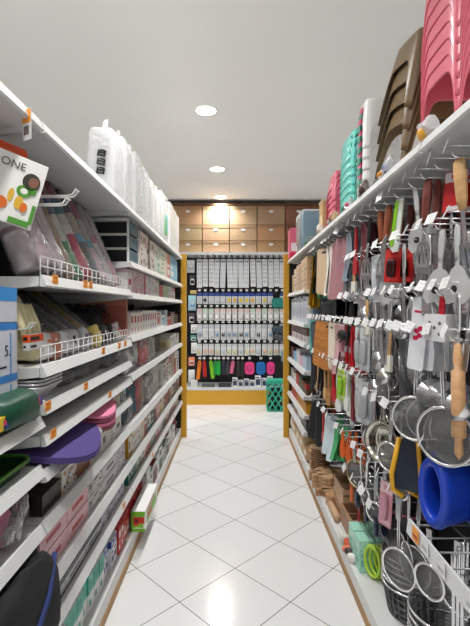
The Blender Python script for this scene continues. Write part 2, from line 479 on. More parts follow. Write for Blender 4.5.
# ================================================================== LEFT SIDE
# --- bagged white food containers on the top shelf
def container_pack(x, y, z, w, d, h, lean, label, marks=True, seed=1, green=False):
    r = empty('container_pack', (x, y, z + .004))
    r.rotation_euler = (0, lean, 0)
    tag(r, label, 'plastic containers', 'bagged white containers on the left top shelf')
    st = MB(); n = max(3, int(h / .035))
    for k in range(n):
        z0 = .004 + k * (h - .03) / n
        st.prism(rrect(w * .9, d * .9, .02), z0, z0 + (h - .03) / n * .8, 'z', 0)
        st.prism(rrect(w * .95, d * .95, .02), z0 + (h - .03) / n * .55, z0 + (h - .03) / n * .72, 'z', 0)
    if marks:
        for q, zz in enumerate((.66, .53, .40)):
            T = Matrix.Translation((.012 - q * .003, 0, h * zz)) @ Matrix.Rotation(.2, 4, 'Y')
            d0, d1 = -d * .56, -d * .40
            st.box(-.022, .022, d0, d1, -.018, -.011, 1, T); st.box(-.020, .020, d0, d1, -.003, .004, 1, T); st.box(-.010, .016, d0, d1, .009, .016, 1, T)
            st.box(-.022, -.014, d0, d1, -.011, .012, 1, T); st.box(.014, .021, d0, d1, -.011, .012, 1, T)
    if green:
        st.prism([(-.05, h * .22), (.03, h * .2), (.022, h * .5), (.0, h * .62), (-.025, h * .5)], w * .475, w * .555, 'x', 2)
        st.prism([(.05, h * .28), (.09, h * .26), (.095, h * .62), (.07, h * .7), (.05, h * .6)], w * .475, w * .555, 'x', 3)
    st.build('container_stack', [M((248, 248, 248), .35, 0, 'white_plastic'), M((40, 40, 42), .5), M((60, 165, 80), .5), M((170, 205, 235), .5)], r)
    bg = MB()
    bg.soft(w * 1.05, d * 1.06, h * 1.06, .28, 26, 14, .012, 0, Matrix.Translation((0, 0, h * .545)), True, seed)
    # tied ear of the bag
    bg.grid(lambda u, v: (.02 * math.sin(u * 7), (u - .5) * d * (.35 + .5 * (1 - v)) , h * .98 + v * .09 + .01 * math.sin(u * 11)), 8, 3)
    bg.build('plastic_bag', MILKY, r)
    return r
packs = [(2.40, .24, .36, 'tallest bagged stack of white containers, nearest on the left top shelf', True), (2.66, .24, .41, 'bagged white containers with dark marks, second on the left top shelf', True),
         (2.92, .24, .42, 'bagged white containers, third stack along the left top shelf', False), (3.18, .24, .41, 'bagged white containers, fourth stack along the left top shelf', False),
         (3.44, .24, .40, 'bagged white containers, fifth stack along the left top shelf', False), (3.70, .24, .39, 'bagged white containers, sixth stack along the left top shelf', False)]
for i, (y, d, h, lb, mk) in enumerate(packs):
    container_pack(-.72 - .004 * (i % 2), y, TOPL, .14, d * .88, h, 0, lb, mk, i * 3 + 1)
container_pack(-.74, 4.02, TOPL, .18, .32, .45, 0, 'white pack with green and blue print on the left top shelf', False, 31, True)
for i, (y, cols) in enumerate(((4.33, [W, (215, 232, 226), (240, 220, 220)]), (4.56, [W, (235, 230, 215), (215, 228, 215)]), (4.79, [W, (215, 226, 232), (235, 218, 224)]))):
    o = link('carton', carton_mesh(.2, .21, .46 - .012 * i, cols, 'pattern', i), None, (-.74, y, TOPL + .001))
    tag(o, ['white carton with mint print after the green printed pack, left top shelf', 'white carton with cream print, second last on left top shelf', 'white carton with pale print, last on the left top shelf'][i], 'box', 'white cartons at the far end of the left top shelf')

# --- bay two, upper shelf: wrapped rolls leaning back
def lean_roll(y, z, r, ln, ang, bands, label, group, x0=.665, wrap=True, tilt=0.0, name='wrapped_roll', flat=1.0):
    T = Matrix.Rotation(-ang, 4, 'Y')           # leans away from the aisle
    o = empty(name, (-x0, y, z + .006)); o.rotation_euler = (tilt, 0, 0)
    tag(o, label, 'roll', group)
    T = Matrix.Translation((0, 0, r * math.sin(ang))) @ T
    mats = []; mb = MB()
    for (a, b, c) in bands:
        mi = len(mats); mats.append(M(tuple(int(255 * (v / 255) ** 1.3) for v in c), .55, 0, 'cloth', .45, 34))
        mb.lathe([(0 if a == 0 else r * .97, a * ln), (r * .97, a * ln + .0005), (r, a * ln + .004), (r, b * ln - .004), (r * .97, b * ln)] + ([(0, b * ln)] if b == 1 else []), 18, mi, T, flat)
    body = mb.build('roll_core', mats, o)
    if wrap:
        m2 = MB()
        m2.lathe([(r * 1.08, -.004), (r * 1.10, .02)] + [(r * (1.06 + .07 * (q % 2)), .03 + (ln - .03) * q / 9) for q in range(9)] + [(r * 1.05, ln), (r * .5, ln + .03), (r * .8, ln + .06)], 14, 0, T, flat)
        for q in range(len(m2.v)): m2.v[q] = m2.v[q] + noise.noise_vector(m2.v[q] * 38 + Vector((y * 9, 0, 0))) * .007
        m2.build('plastic_wrap', CLEAR, o)
    return o
G1 = 'wrapped rolls leaning behind the upper wire fence'
rolls = [
 (1.415, .042, .43, [(0, .3, (214, 205, 208)), (.3, .34, (190, 160, 175)), (.34, 1, (225, 222, 222))], 'pale grey wrapped roll, nearest behind the upper wire fence'),
 (1.515, .050, .45, [(0, .45, (222, 205, 212)), (.45, .55, (175, 150, 160)), (.55, 1, (228, 224, 226))], 'thick pale pink wrapped roll, second behind the upper wire fence'),
 (1.625, .050, .45, [(0, .6, (228, 214, 218)), (.6, .66, (210, 150, 170)), (.66, 1, (215, 212, 214))], 'thick whitish wrapped roll, third behind the upper wire fence'),
 (1.725, .036, .47, [(0, .55, (196, 172, 148)), (.55, .75, (150, 120, 95)), (.75, 1, (60, 70, 120))], 'tan and navy wrapped roll, fourth behind the upper wire fence'),
 (1.812, .036, .46, [(0, .35, (85, 170, 105)), (.35, .62, (228, 228, 222)), (.62, .8, (60, 80, 140)), (.8, 1, (165, 45, 85))], 'green, white and crimson wrapped roll behind the upper wire fence'),
 (1.915, .044, .46, [(0, .45, (205, 40, 110)), (.45, .55, (238, 232, 232)), (.55, .66, (215, 210, 205)), (.66, .85, (50, 125, 140)), (.85, 1, (160, 60, 80))], 'magenta wrapped roll with white band behind the upper wire fence'),
 (2.035, .046, .45, [(0, .42, (108, 112, 114)), (.42, .52, (120, 190, 215)), (.52, .75, (205, 190, 180)), (.75, 1, (60, 58, 60))], 'dark grey wrapped roll with light blue band behind the upper wire fence'),
 (2.150, .044, .44, [(0, .4, (232, 205, 215)), (.4, .5, (120, 195, 215)), (.5, .75, (200, 195, 195)), (.75, 1, (185, 120, 135))], 'pink and white wrapped roll with blue band behind the upper wire fence'),
 (2.265, .044, .44, [(0, .5, (236, 226, 230)), (.5, .6, (215, 160, 175)), (.6, 1, (200, 190, 192))], 'white lacy wrapped roll, second last behind the upper wire fence'),
 (2.385, .042, .44, [(0, .3, (226, 190, 200)), (.3, 1, (222, 214, 216))], 'whitish pink wrapped roll, last behind the upper wire fence')]
for (y, r, ln, bands, lb) in rolls:
    lean_roll(y, 1.60, r, ln, math.radians(24), bands, lb, G1, .665 + r * .3)

# --- bay two, second shelf: dark rolls, brush, gloves
G2 = 'dark rolls leaning behind the lower wire fence'
dk = [(1.52, (58, 56, 58)), (1.62, (70, 68, 70)), (1.72, (44, 43, 46)), (1.82, (92, 90, 90)), (1.92, (62, 60, 62)), (2.02, (140, 118, 40)), (2.10, (40, 40, 42))]
for i, (y, c) in enumerate(dk):
    nm = {2.02: 'yellow', 1.82: 'mid grey'}.get(y, 'dark grey')
    lean_roll(y, 1.31, .04, .34, math.radians(52), [(0, .12, (165, 165, 168)), (.12, .3, tuple(min(255, v + 30) for v in c)), (.3, 1, c)],
              '%s wrapped roll, %s from near end behind lower wire fence' % (nm, ORD[i]), G2, .70, True)
r = MB(); rr = random.Random(4)
for k in range(260):
    p = Vector((rr.uniform(-.16, .16), rr.uniform(-.13, .13), rr.uniform(.01, .2)))
    pts = [p + Vector((.012 * math.cos(a), .008 * math.sin(a * 1.3), .012 * math.sin(a))) for a in [q * .9 for q in range(6)]]
    r.tube(pts, .0035, 4)
r.soft(.3, .25, .18, .6, 12, 8, .02, 0, Matrix.Translation((0, 0, .1)))
tag(r.build('coil_mat', M((30, 29, 30), .7), None, (-.88, 2.33, 1.312)), 'black curly loop mat bunched up behind the lower wire fence', 'mat')
# gloves and small packs
g = MB()
g.soft(.10, .12, .22, .6, 14, 10, .02, 0, Matrix.Translation((0, 0, .115)))
g.soft(.09, .16, .09, .6, 14, 8, .02, 0, Matrix.Translation((.06, .05, .05)))
for k in range(4):
    g.tube([(.05, -.04 + k * .028, .2), (.075, -.045 + k * .034, .13), (.085, -.05 + k * .036, .08)], [.014, .013, .009], 7)
tag(g.build('work_glove', M((222, 212, 172), .8, 0, 'cotton', .15, 50), None, (-.77, 1.44, 1.311)), 'cream cotton work gloves bunched at the near end of lower fence', 'gloves')
sp = [(1.50, (225, 225, 225), (230, 110, 50)), (1.58, (190, 120, 100), (240, 240, 240)), (1.66, (215, 215, 220), (60, 60, 70)), (1.76, (200, 200, 205), (90, 90, 100)),
      (1.90, (190, 190, 195), (120, 120, 130)), (2.06, (225, 205, 110), (250, 240, 200)), (2.18, (50, 50, 54), (210, 210, 215)), (2.30, (60, 60, 64), (230, 230, 235)), (2.42, (225, 215, 220), (200, 60, 70))]
for i, (y, a, b) in enumerate(sp):
    m = MB(); m.soft(.075, .085, .1, .5, 12, 8, .012, 0, Matrix.Translation((0, 0, .052)), True, i)
    m.box(.030, .036, -.022, .02, .03, .07, 1); m.box(.036, .0365, -.012, .012, .045, .06, 0)
    o = m.build('packet', [film(a, .9, .12, 'crinkled_film', .9), P_(b)], None, (-.672, y, 1.312), (0, math.radians(-14), 0))
    tag(o, 'small %s crinkly packet with %s label, %s along the lower wire fence' % (cname(a), cname(b), ORD[i]), 'packet', 'small packets inside the lower wire fence')
# --- third to fifth shelves
for i, y in enumerate((1.43, 1.45, 1.47)):
    m = MB(); d = .0
    m.prism(rrect(.28, .15, .03), 0, .003, 'z')
    prof = rrect(.28, .15, .03); pr2 = rrect(.36, .2, .04); n = len(prof)
    m.add([(p[0], p[1], .003) for p in prof] + [(p[0], p[1], .05) for p in pr2], [(k, (k + 1) % n, n + (k + 1) % n, n + k) for k in range(n)], 0, False)
    m.tube([(p[0], p[1], .05) for p in pr2], .004, 5, 0, True)
    o = m.build('foil_tray', M((214, 214, 216), .35, .5, 'foil', .1, 40), None, (-.80, 1.46, 1.191 + i * .012))
    tag(o, '%s crimped foil tray of the stack above the green bag at left' % ['lowest', 'middle', 'topmost'][i], 'tray', 'stacked foil trays')
for i, (y, s) in enumerate(((1.72, .06), (1.88, .065), (2.05, .075), (2.22, .07), (2.38, .07))):
    m = MB(); m.soft(.24, .15, s, .6, 14, 8, .02, 0, Matrix.Translation((0, 0, s / 2 + .002)), True, i + 9)
    o = m.build('plastic_packet', clear_plastic('grey_film', (.5, .5, .52), .9, .35), None, (-.765, y, 1.191))
    tag(o, 'clear crumpled plastic packet, %s from near end under lower wire fence' % ORD[i], 'packet', 'clear packets on the shelf under the lower fence')
for i, (y, c) in enumerate(((1.52, (70, 70, 72)), (1.7, (45, 45, 47)), (1.95, (90, 88, 88)), (2.15, (200, 198, 196)), (2.35, (170, 168, 168)))):
    m = MB(); m.soft(.22, .14, .045, .5, 12, 6, .01, 0, Matrix.Translation((0, 0, .024)), True, i + 3)
    o = m.build('flat_packet', film(c, .85, .2, 'dark_film', .4), None, (-.80, y, 1.091))
    tag(o, 'flat %s packet, %s from near end, shelf above the purple mat' % (cname(c), ORD[i]), 'packet', 'flat packets on the shelf above the purple mat')
# purple mat and pink mats hanging over the edge
def mat_mesh(a, b, th, droop, col, nm):
    m = MB(); nu, nv = 28, 6
    def top(u, v, off):
        an = 2 * PI * u; rr = v
        x = a * rr * math.cos(an); y = b * rr * math.sin(an)
        return (x, y, -droop * max(0, x + a * .1) ** 2 / a + off)
    m.grid(lambda u, v: top(u, v, th), nu, nv); m.grid(lambda u, v: top(1 - u, v, 0), nu, nv)
    m.grid(lambda u, v: top(u, 1, th * v), nu, 1)
    return m.build(nm, M(col, .9, 0, 'felt', .12, 120))
for k in range(2):
    o = mat_mesh(.17, .30, .010, .30, (78, 64, 126), 'placemat'); o.location = (-.70, 1.66, 1.006 + k * .011); o.rotation_euler = (math.radians(0), math.radians(4), math.radians(8))
    tag(o, ['lower purple felt mat of the pair drooping over the left shelf edge', 'upper purple felt mat drooping over the left shelf edge'][k], 'mat', 'purple felt mats')
for k in range(4):
    c = [(120, 60, 80), (205, 110, 140), (140, 70, 95), (222, 130, 160)][k]
    o = mat_mesh(.17, .24, .012, .25, c, 'placemat'); o.location = (-.745, 2.03, .998 + k * .019); o.rotation_euler = (0, math.radians(5), 0)
    tag(o, ['lowest dark pink folded mat of the stack behind the purple mat', 'second pink folded mat from the bottom behind the purple mat', 'third dark pink folded mat from the bottom behind the purple mat', 'topmost pink folded mat of the stack behind the purple mat'][k], 'mat', 'pink mats')
carton_row(-1, 2.24, .976, [(.06, .09, .2, 'band', [(225, 222, 215), (90, 150, 140), (200, 170, 120)]), (.06, .085, .2, 'half', [W, (215, 195, 130)]), (.06, .09, .2, 'lines', [(60, 130, 120), W]), (.06, .085, .2, 'band', [W, (215, 90, 120), (60, 140, 130)])],
           'beyond the pink mats on left', 'cartons beyond the pink mats')
# seventh shelf z=.81
carton_row(-1, 1.40, .811, [(.16, .07, .3, 'pattern', [(60, 52, 46), (30, 30, 32), (120, 90, 60)]), (.15, .09, .3, 'pattern', [(225, 222, 216), (50, 48, 46), (200, 150, 90)]),
     (.16, .08, .3, 'plain', [(150, 95, 55)], 1), (.15, .1, .25, 'edge', [(234, 232, 228), (215, 210, 205), (120, 75, 50)]), (.14, .11, .25, 'window', [(236, 234, 230), (225, 222, 216), (110, 70, 45)]), (.1, .11, .25, 'lines', [W, (190, 170, 150)]),
     (.12, .11, .25, 'edge', [W, (228, 226, 222), (150, 120, 100)])], 'shelf under the purple mat', 'cartons on the shelf under the purple mat', maxy=2.49)
# pink boxes in two layers, white boxes
carton_row(-1, 1.38, .601, [(.23, .078, .3, 'edge', [(232, 190, 196), (238, 205, 208), (190, 40, 60)], 2), (.23, .078, .3, 'edge', [(234, 196, 200), (226, 180, 188), (190, 40, 60)], 2),
     (.22, .072, .3, 'pattern', [(220, 216, 214), (70, 66, 70), (170, 160, 165)], 2), (.22, .07, .3, 'edge', [(226, 222, 222), (205, 200, 202), (120, 110, 120)], 2), (.18, .07, .3, 'pattern', [(222, 220, 222), (90, 85, 100), (190, 185, 200)], 2)],
    'eighth left shelf of pink boxes', 'two layers of boxes on the pink box shelf', maxy=2.49)
carton_row(-1, 1.38, .441, [(.21, .06, .3, 'edge', [(214, 214, 216), (44, 44, 50), (160, 160, 170)], 2), (.21, .06, .3, 'edge', [(220, 220, 222), (52, 54, 66), (160, 160, 170)], 2), (.22, .06, .3, 'edge', [(208, 208, 212), (44, 44, 52), (150, 150, 160)], 2),
     (.22, .06, .3, 'pattern', [(208, 208, 218), (100, 100, 140), (50, 50, 60)], 2), (.2, .06, .3, 'pattern', [(214, 214, 222), (60, 60, 80), (140, 140, 170)], 2)], 'shelf below pink boxes', 'two layers of grey boxes below the pink boxes', maxy=2.49)
# bottom deck: toothpaste sized boxes
def low_boxes(y0, y1, step, dims, cols, style, what, zz=.121):
    y = y0; i = 0; dx, dz = dims
    me = [carton_mesh(dx, step - .004, dz, cols, style, q, 'slim_carton') for q in range(3)]
    while y < y1:
        o = link('slim_carton', me[i % 3], None, (-.66 - dx / 2 + RND.uniform(-.01, .012), y + step / 2, zz))
        tag(o, '%s, %s from the near end of its row at floor level' % (what, ORD[i]), 'box', what + ' row'); y += step; i += 1
low_boxes(1.42, 2.06, .07, (.2, .165), [(238, 240, 238), (90, 190, 172), (60, 165, 150)], 'half', 'teal and white slim carton')
low_boxes(2.065, 2.36, .058, (.2, .15), [(228, 230, 236), (60, 80, 160), (30, 50, 120)], 'band', 'blue and white slim carton')
low_boxes(2.37, 2.49, .06, (.2, .15), [(220, 80, 80), (200, 40, 50), W], 'half', 'bright red slim carton')
low_boxes(2.51, 3.0, .07, (.16, .13), [(226, 120, 120), (205, 50, 60), W], 'band', 'pale red slim carton')
o = link('carton', carton_mesh(.085, .42, .125, [(246, 246, 244), (150, 200, 60), (210, 80, 50)], 'window', 5), None, (-.597, 2.83, .122))
m = MB(); m.box(-.043, .043, -.2112, -.2104, .095, .125, 0); m.box(-.043, .043, -.2112, -.2104, 0, .02, 0); m.box(-.043, -.03, -.2114, -.2104, .02, .095, 0)
m.box(-.03, .04, -.2112, -.2104, .05, .09, 1); m.box(-.02, .0, -.2114, -.2112, .055, .08, 2)
m.build('end_label', [P_((130, 190, 50)), P_((205, 70, 50)), P_((120, 40, 30))], o)
tag(o, 'long white carton with green and red end sticking out over kick plate', 'box')

# --- nearest left bay
# hanging pouch
r = empty('snack_pouch', (-.668, 1.245, 1.852)); r.rotation_euler = (math.radians(-15), 0, math.radians(-58)); r.scale = (1.0, 1.0, 1.0)
tag(r, 'white hanging pouch printed with carrots and green leaves at upper left', 'pouch')
m = MB()
m.grid(lambda u, v: ((.012 + .006 * math.sin(PI * u) * math.sin(PI * v)), (u - .5) * .19, (v - .5) * .2), 12, 12)
m.grid(lambda u, v: (-(.012 + .006 * math.sin(PI * u) * math.sin(PI * v)) * .3, (.5 - u) * .19, (v - .5) * .2), 12, 12)
m.build('pouch_body', M((236, 236, 232), .35, 0, 'pouch_film'), r)
m = MB(); xx = .0192
def blob(cy, cz, a, b, mi, lift=0, n=14):
    m.prism([(cy + a * math.cos(2 * PI * k / n), cz + b * math.sin(2 * PI * k / n)) for k in range(n)], .012, xx + lift, 'x', mi)
blob(.062, .035, .024, .026, 3); blob(.068, .035, .014, .016, 4, .0004); blob(.05, .002, .02, .018, 0); blob(.05, .002, .01, .009, 1, .0004); blob(.07, .01, .012, .012, 0)
blob(-.03, -.055, .03, .025, 2); blob(.0, -.05, .018, .018, 2, .0004); blob(.045, -.035, .012, .02, 5); blob(.02, -.02, .008, .02, 5); blob(.06, -.045, .01, .014, 2, .0003)
m.box(.012, xx + .0002, .03, .085, -.098, -.082, 0); m.box(.012, xx + .0002, .082, .092, -.085, -.03, 0)
m.box(.012, xx + .0002, -.094, -.05, -.03, .075, 6); m.box(.012, xx + .0006, -.094, -.056, -.02, .065, 7); m.box(.012, xx + .0003, -.055, -.01, -.02, .0, 1)
add_text(m, 'ONE', .032, Matrix.Translation((xx, .005, .068)) @ Matrix(((0, 0, 1, 0), (1, 0, 0, 0), (0, 1, 0, 0), (0, 0, 0, 1))), 8)
m.build('pouch_print', [P_((100, 165, 70)), P_((236, 236, 230)), P_((226, 130, 50)), P_((70, 70, 66)), P_((150, 110, 90)), P_((226, 190, 80)), P_((60, 66, 60)), P_((225, 170, 150)), P_((110, 112, 110))], r)
for i, (y, c) in enumerate(((1.29, (222, 84, 36)), (1.2, (205, 62, 50)))):
    m = MB(); m.prism(rrect(.17, .1, .015), -.02, .02, 'x'); m.soft(.05, .15, .09, .4, 12, 8)
    o = m.build('sponge_pack', M(c, .6, 0, 'foam', .1, 50), None, (-.715 - .06 * i, y + .02, 1.955), (0, 0, math.radians(-20)))
    tag(o, ['orange flat pack hanging behind the carrot pouch', 'red orange pack hanging at the left picture edge behind the pouch'][i], 'pack', 'orange packs behind the pouch')
m = MB(); m.box(-.019, .019, -.001, .001, -.09, 0, 0); m.box(-.019, .019, -.0016, -.001, -.04, -.002, 1); m.box(-.011, .011, -.0016, -.001, -.075, -.05, 2)
tag(m.build('price_card', [TAGW, ORANGE, M((120, 110, 105), .5)], None, (-.605, 1.25, 2.078), (0, 0, -.5)), 'orange and white price card hanging under the left top shelf edge', 'price card')
# wire hooks of left bays
def wire_hook(loc, ln, label, rot=0, group='wire hooks above the wrapped rolls'):
    m = MB()
    for s in (-.012, .012):
        m.tube([(-ln, s, 0), (-.03, s, 0), (-.012, s, .004), (0, s, .02)], .003, 6)
    m.tube([(-ln, -.012, 0), (-ln, .012, 0)], .003, 6)
    m.box(-.003, .004, -.018, .018, .018, .024)
    o = m.build('wire_hook', WIREW, None, loc, (0, 0, rot)); tag(o, label, 'hook', group); return o
wire_hook((-.575, 1.56, 1.905), .57, 'upper white double wire hook above the wrapped rolls')
wire_hook((-.585, 1.50, 1.86), .56, 'lower white double wire hook above the wrapped rolls')
wire_hook((-.66, 1.395, 1.43), .48, 'white wire hook carrying an orange label above the cream gloves')
o = carton_mesh(.02, .1, .05, [(225, 225, 225), (235, 110, 40), (40, 40, 46)], 'half', 3, 'card'); o = link('label_card', o, None, (-.66, 1.40, 1.365)); tag(o, 'orange and white card hanging beside the cream gloves', 'card')
# blue and white boxes hanging at the left edge
for i, (zz, c) in enumerate(((1.44, None), (1.285, None))):
    m = MB(); h = .15
    m.box(-.06, .06, -.09, .09, 0, h, 0); m.box(.06, .0606, -.09, .09, h * .86, h, 1); m.box(-.06, .06, -.0906, -.09, h * .86, h, 1)
    m.box(.06, .0606, .05, .056, .0, h * .8, 1); m.box(.06, .0606, -.085, .03, .02, .026, 2)
    add_text(m, '5.', .045, Matrix.Translation((.0608, .035, h * .45)) @ Matrix(((0, 0, 1, 0), (1, 0, 0, 0), (0, 1, 0, 0), (0, 0, 0, 1))), 2)
    o = m.build('carton', [P_((214, 218, 226)), P_((70, 150, 215)), P_((40, 50, 90))], None, (-.715, 1.195, 1.157 + (1 - i) * .151))
    tag(o, ['upper pale carton with blue top at the left picture edge', 'lower pale carton with blue top at the left picture edge'][i], 'box', 'pale blue topped cartons')
m = MB(); m.box(-.06, .06, -.09, .09, 0, .10, 0); m.box(.06, .0606, -.09, .09, .06, .10, 1); m.box(-.06, .06, -.0906, -.09, .06, .10, 1)
tag(m.build('carton', [P_((214, 218, 226)), P_((80, 165, 225))], None, (-.715, 1.195, 1.157 + .303)), 'bright blue topped carton, highest of the pile at left edge', 'box')
# green bag and tray
m = MB(); m.soft(.34, .26, .10, .45, 18, 10, .012, 0, Matrix.Translation((0, 0, .052)), True, 5)
rr = random.Random(3)
for k in range(16):
    a = -.12 + .24 * (k / 15); m.box(.13, .162, a - .008, a + .008, .02 + rr.uniform(0, .03), .05 + rr.uniform(0, .02), 1 + k % 4); b_q = -.15 + .3 * (k / 15); m.box(b_q - .009, b_q + .009, -.128, -.09, .02 + rr.uniform(0, .03), .05 + rr.uniform(0, .02), 1 + (k + 1) % 4)
tag(m.build('vegetable_bag', [P_((20, 92, 70)), P_((226, 200, 70)), P_((215, 80, 110)), P_((60, 90, 160)), P_((235, 235, 225))], None, (-.755, 1.205, 1.158)), 'dark green bag with colourful printed border at the left edge', 'bag')
m = MB(); pr = rrect(.3, .24, .04); p2 = rrect(.34, .28, .05); n = len(pr)
m.prism(pr, 0, .004, 'z'); m.add([(p[0], p[1], .004) for p in pr] + [(p[0], p[1], .035) for p in p2], [(k, (k + 1) % n, n + (k + 1) % n, n + k) for k in range(n)], 0, True)
m.tube([(p[0], p[1], .035) for p in p2], .006, 6, 1, True)
tag(m.build('tray', [P_((38, 84, 44)), P_((96, 150, 60))], None, (-.80, 1.20, 1.001)), 'shallow green tray with light green rim on the near left shelf', 'tray')
r = empty('toy_bag', (-.79, 1.215, .812)); tag(r, 'clear crinkled bag with a pink thing inside at lower left', 'bag')
m = MB(); m.soft(.26, .2, .12, .6, 14, 8, .01, 0, Matrix.Translation((.0, -.01, .075))); m.build('pink_filling', M((225, 110, 160), .5), r)
m = MB(); m.soft(.34, .25, .165, .5, 24, 12, .03, 0, Matrix.Translation((0, 0, .085)), True, 8); m.build('plastic_bag', CLEAR, r)
m = MB(); m.soft(.38, .37, .172, .4, 26, 12, .018, 0, Matrix.Translation((0, 0, .088)), True, 4)
m.soft(.05, .35, .34, .5, 16, 12, .02, 0, Matrix.Translation((.207, -.005, .0)), True, 6)
m.tube([(.212, -.17, -.10), (.238, -.06, -.02), (.240, .06, .07), (.218, .15, .14)], .008, 7, 1)
tag(m.build('fabric_bag', [M((24, 24, 26), .9, 0, 'black_fabric', .2, 60), M((34, 50, 104), .8)], None, (-.775, 1.165, .604)), 'bulky black fabric bag with blue trim at lower left', 'bag')

# ================================================================== LEFT FAR BAYS (y 2.5 - 4.9)
# slate drawer chest
r = empty('drawer_chest', (-.82, 2.745, 1.7705)); tag(r, 'slate drawer chest with white frame and dark open sides on left shelf', 'drawers')
m = MB()
hw, hd, hh = .17, .12, .275
for (xx, yy) in ((-hw, -hd), (hw - .012, -hd), (-hw, hd - .012), (hw - .012, hd - .012)): m.box(xx, xx + .012, yy, yy + .012, 0, hh)
for k in range(4):
    zz = k * (hh - .014) / 3
    m.box(-hw + .0121, hw - .0121, -hd + .001, -hd + .012, zz, zz + .014); m.box(-hw + .0121, hw - .0121, hd - .012, hd - .001, zz, zz + .014)
m.box(-hw, hw, -hd, hd, hh, hh + .008)
m.build('frame', M((226, 226, 222), .4), r)
for k in range(3):
    m = MB(); zz = .016 + k * (hh - .014) / 3; m.box(-hw + .014, hw - .016, -hd + .014, hd - .014, zz, zz + .066)
    d = m.build('drawer', M((28, 30, 34), .5), r)
    m = MB(); m.box(hw - .0155, hw + .004, -hd + .0125, hd - .0125, zz, zz + .074); m.box(hw + .004, hw + .009, -.03, .03, zz + .05, zz + .06)
    m.build('drawer_front', M((84, 112, 124), .45), d)
carton_row(-1, 2.88, 1.771, [(.26, .25, .3, 'pattern', [(226, 218, 214), (120, 100, 100), (190, 170, 165), (90, 70, 75)]), (.05, .26, .3, 'plain', [(30, 30, 32)]), (.2, .24, .3, 'pattern', [(222, 216, 208), (100, 90, 90), (180, 170, 160)]),  # thin black carton in second place stands in for a dark gap
   (.28, .24, .3, 'pattern', [(215, 222, 212), (110, 165, 120), (235, 235, 230)]), (.22, .24, .3, 'lines', [(226, 226, 216), (170, 200, 180), (200, 190, 150)]), (.13, .24, .3, 'plain', [(226, 214, 200)]),
   (.17, .24, .3, 'band', [(222, 140, 120), (232, 170, 150), W]), (.3, .25, .3, 'band', [(165, 212, 226), (140, 195, 215), W]), (.22, .24, .3, 'window', [(150, 205, 222), (190, 225, 235)])],
   'second shelf after the drawer chest', 'cartons after the drawer chest', maxy=4.88)
carton_row(-1, 2.53, 1.586, [(.12, .15, .3, 'edge', [(240, 236, 236), (222, 200, 206), (205, 70, 90)]), (.34, .155, .3, 'pattern', [(222, 196, 200), (200, 120, 135), (180, 200, 170), (235, 225, 225)]), (.05, .15, .3, 'plain', [(205, 70, 110)]),
   (.34, .15, .3, 'pattern', [(228, 222, 226), (205, 180, 190), (180, 190, 210)]), (.2, .14, .3, 'window', [(226, 226, 222), (200, 210, 200), (215, 150, 150)]), (.2, .11, .3, 'plain', [(205, 120, 110)]),
   (.3, .12, .3, 'pattern', [(190, 205, 175), (140, 170, 120), (230, 226, 215)]), (.2, .12, .3, 'squares', [(222, 226, 224), (150, 190, 190), (200, 90, 90)]), (.25, .12, .3, 'band', [W, (200, 60, 60), (210, 190, 190)])],
   'third shelf of pink cartons', 'cartons on the third far left shelf', maxy=4.88)
o = link('panel', carton_mesh(.30, .035, .22, [(176, 112, 100), (196, 136, 122)], 'edge', 1), None, (-.79, 2.53, 1.331)); tag(o, 'reddish brown flat box standing at the bay joint on left', 'box')
carton_row(-1, 2.60, 1.331, [(.34, .14, .26, 'squares', [(236, 232, 228), (196, 70, 66), (210, 160, 150)], 1), (.26, .15, .26, 'squares', [(234, 232, 230), (150, 60, 60), (180, 170, 170)]), (.26, .15, .26, 'squares', [(232, 230, 228), (205, 90, 90), (120, 110, 110)]),
   (.22, .14, .26, 'window', [W, (215, 190, 185), (200, 80, 80)]), (.18, .11, .26, 'window', [W, (120, 200, 225)]), (.16, .15, .26, 'plain', [(190, 205, 210)]), (.2, .09, .26, 'band', [(190, 70, 60), (220, 200, 195)]),
   (.3, .13, .26, 'lines', [(120, 90, 80), (200, 180, 170)]), (.25, .1, .26, 'plain', [(70, 60, 58)])], 'fourth shelf of red square prints', 'cartons on the fourth far left shelf', maxy=4.88)
# fifth shelf: soft packs
def softpack(y, z, w, d, h, col, label, alpha=None, x=.65, inner=None, lean=0.0, seed=1):
    r = empty('soft_pack', (-(x + d / 2), y, z + .001)); r.rotation_euler = (0, lean, 0)
    tag(r, label, 'pack', 'soft packs on the far left shelves')
    m = MB(); m.soft(d, w, h, .35, 22, 14, .022, 0, Matrix.Translation((0, 0, h / 2)), True, seed); m.build('filling', M(col, .7, 0, 'soft_fabric', .1, 40), r)
    if inner:
        m = MB(); m.soft(d * .3, w * .5, h * .6, .5, 14, 8, .01, 0, Matrix.Translation((d * .38, 0, h * .45)), True, seed); m.build('picture_insert', M(inner, .5), r)
    m = MB(); m.soft(d * 1.05, w * 1.06, h * 1.04, .3, 22, 14, .026, 0, Matrix.Translation((0, 0, h * .52)), True, seed + 4); m.build('plastic_cover', CLEAR, r)
softpack(2.62, 1.10, .2, .12, .15, (222, 222, 224), 'white soft pack, nearest on the fifth far left shelf')
softpack(2.80, 1.10, .12, .1, .16, (200, 204, 208), 'narrow pale grey soft pack beside the white one on left')
softpack(3.06, 1.10, .34, .12, .19, (205, 122, 124), 'pink cushion in clear cover on the fifth far left shelf', inner=(225, 160, 160), seed=3)
softpack(3.36, 1.10, .2, .14, .18, (222, 220, 212), 'cream soft pack right after the pink cushion', seed=5)
m = MB(); m.prism(rrect(.26, .5, .03), 0, .13, 'z'); m.prism(rrect(.28, .52, .03), .131, .15, 'z')
tag(m.build('storage_box', M((92, 86, 74), .5), None, (-.84, 3.80, 1.101)), 'dark olive storage box with lid on the fifth far left shelf', 'box')
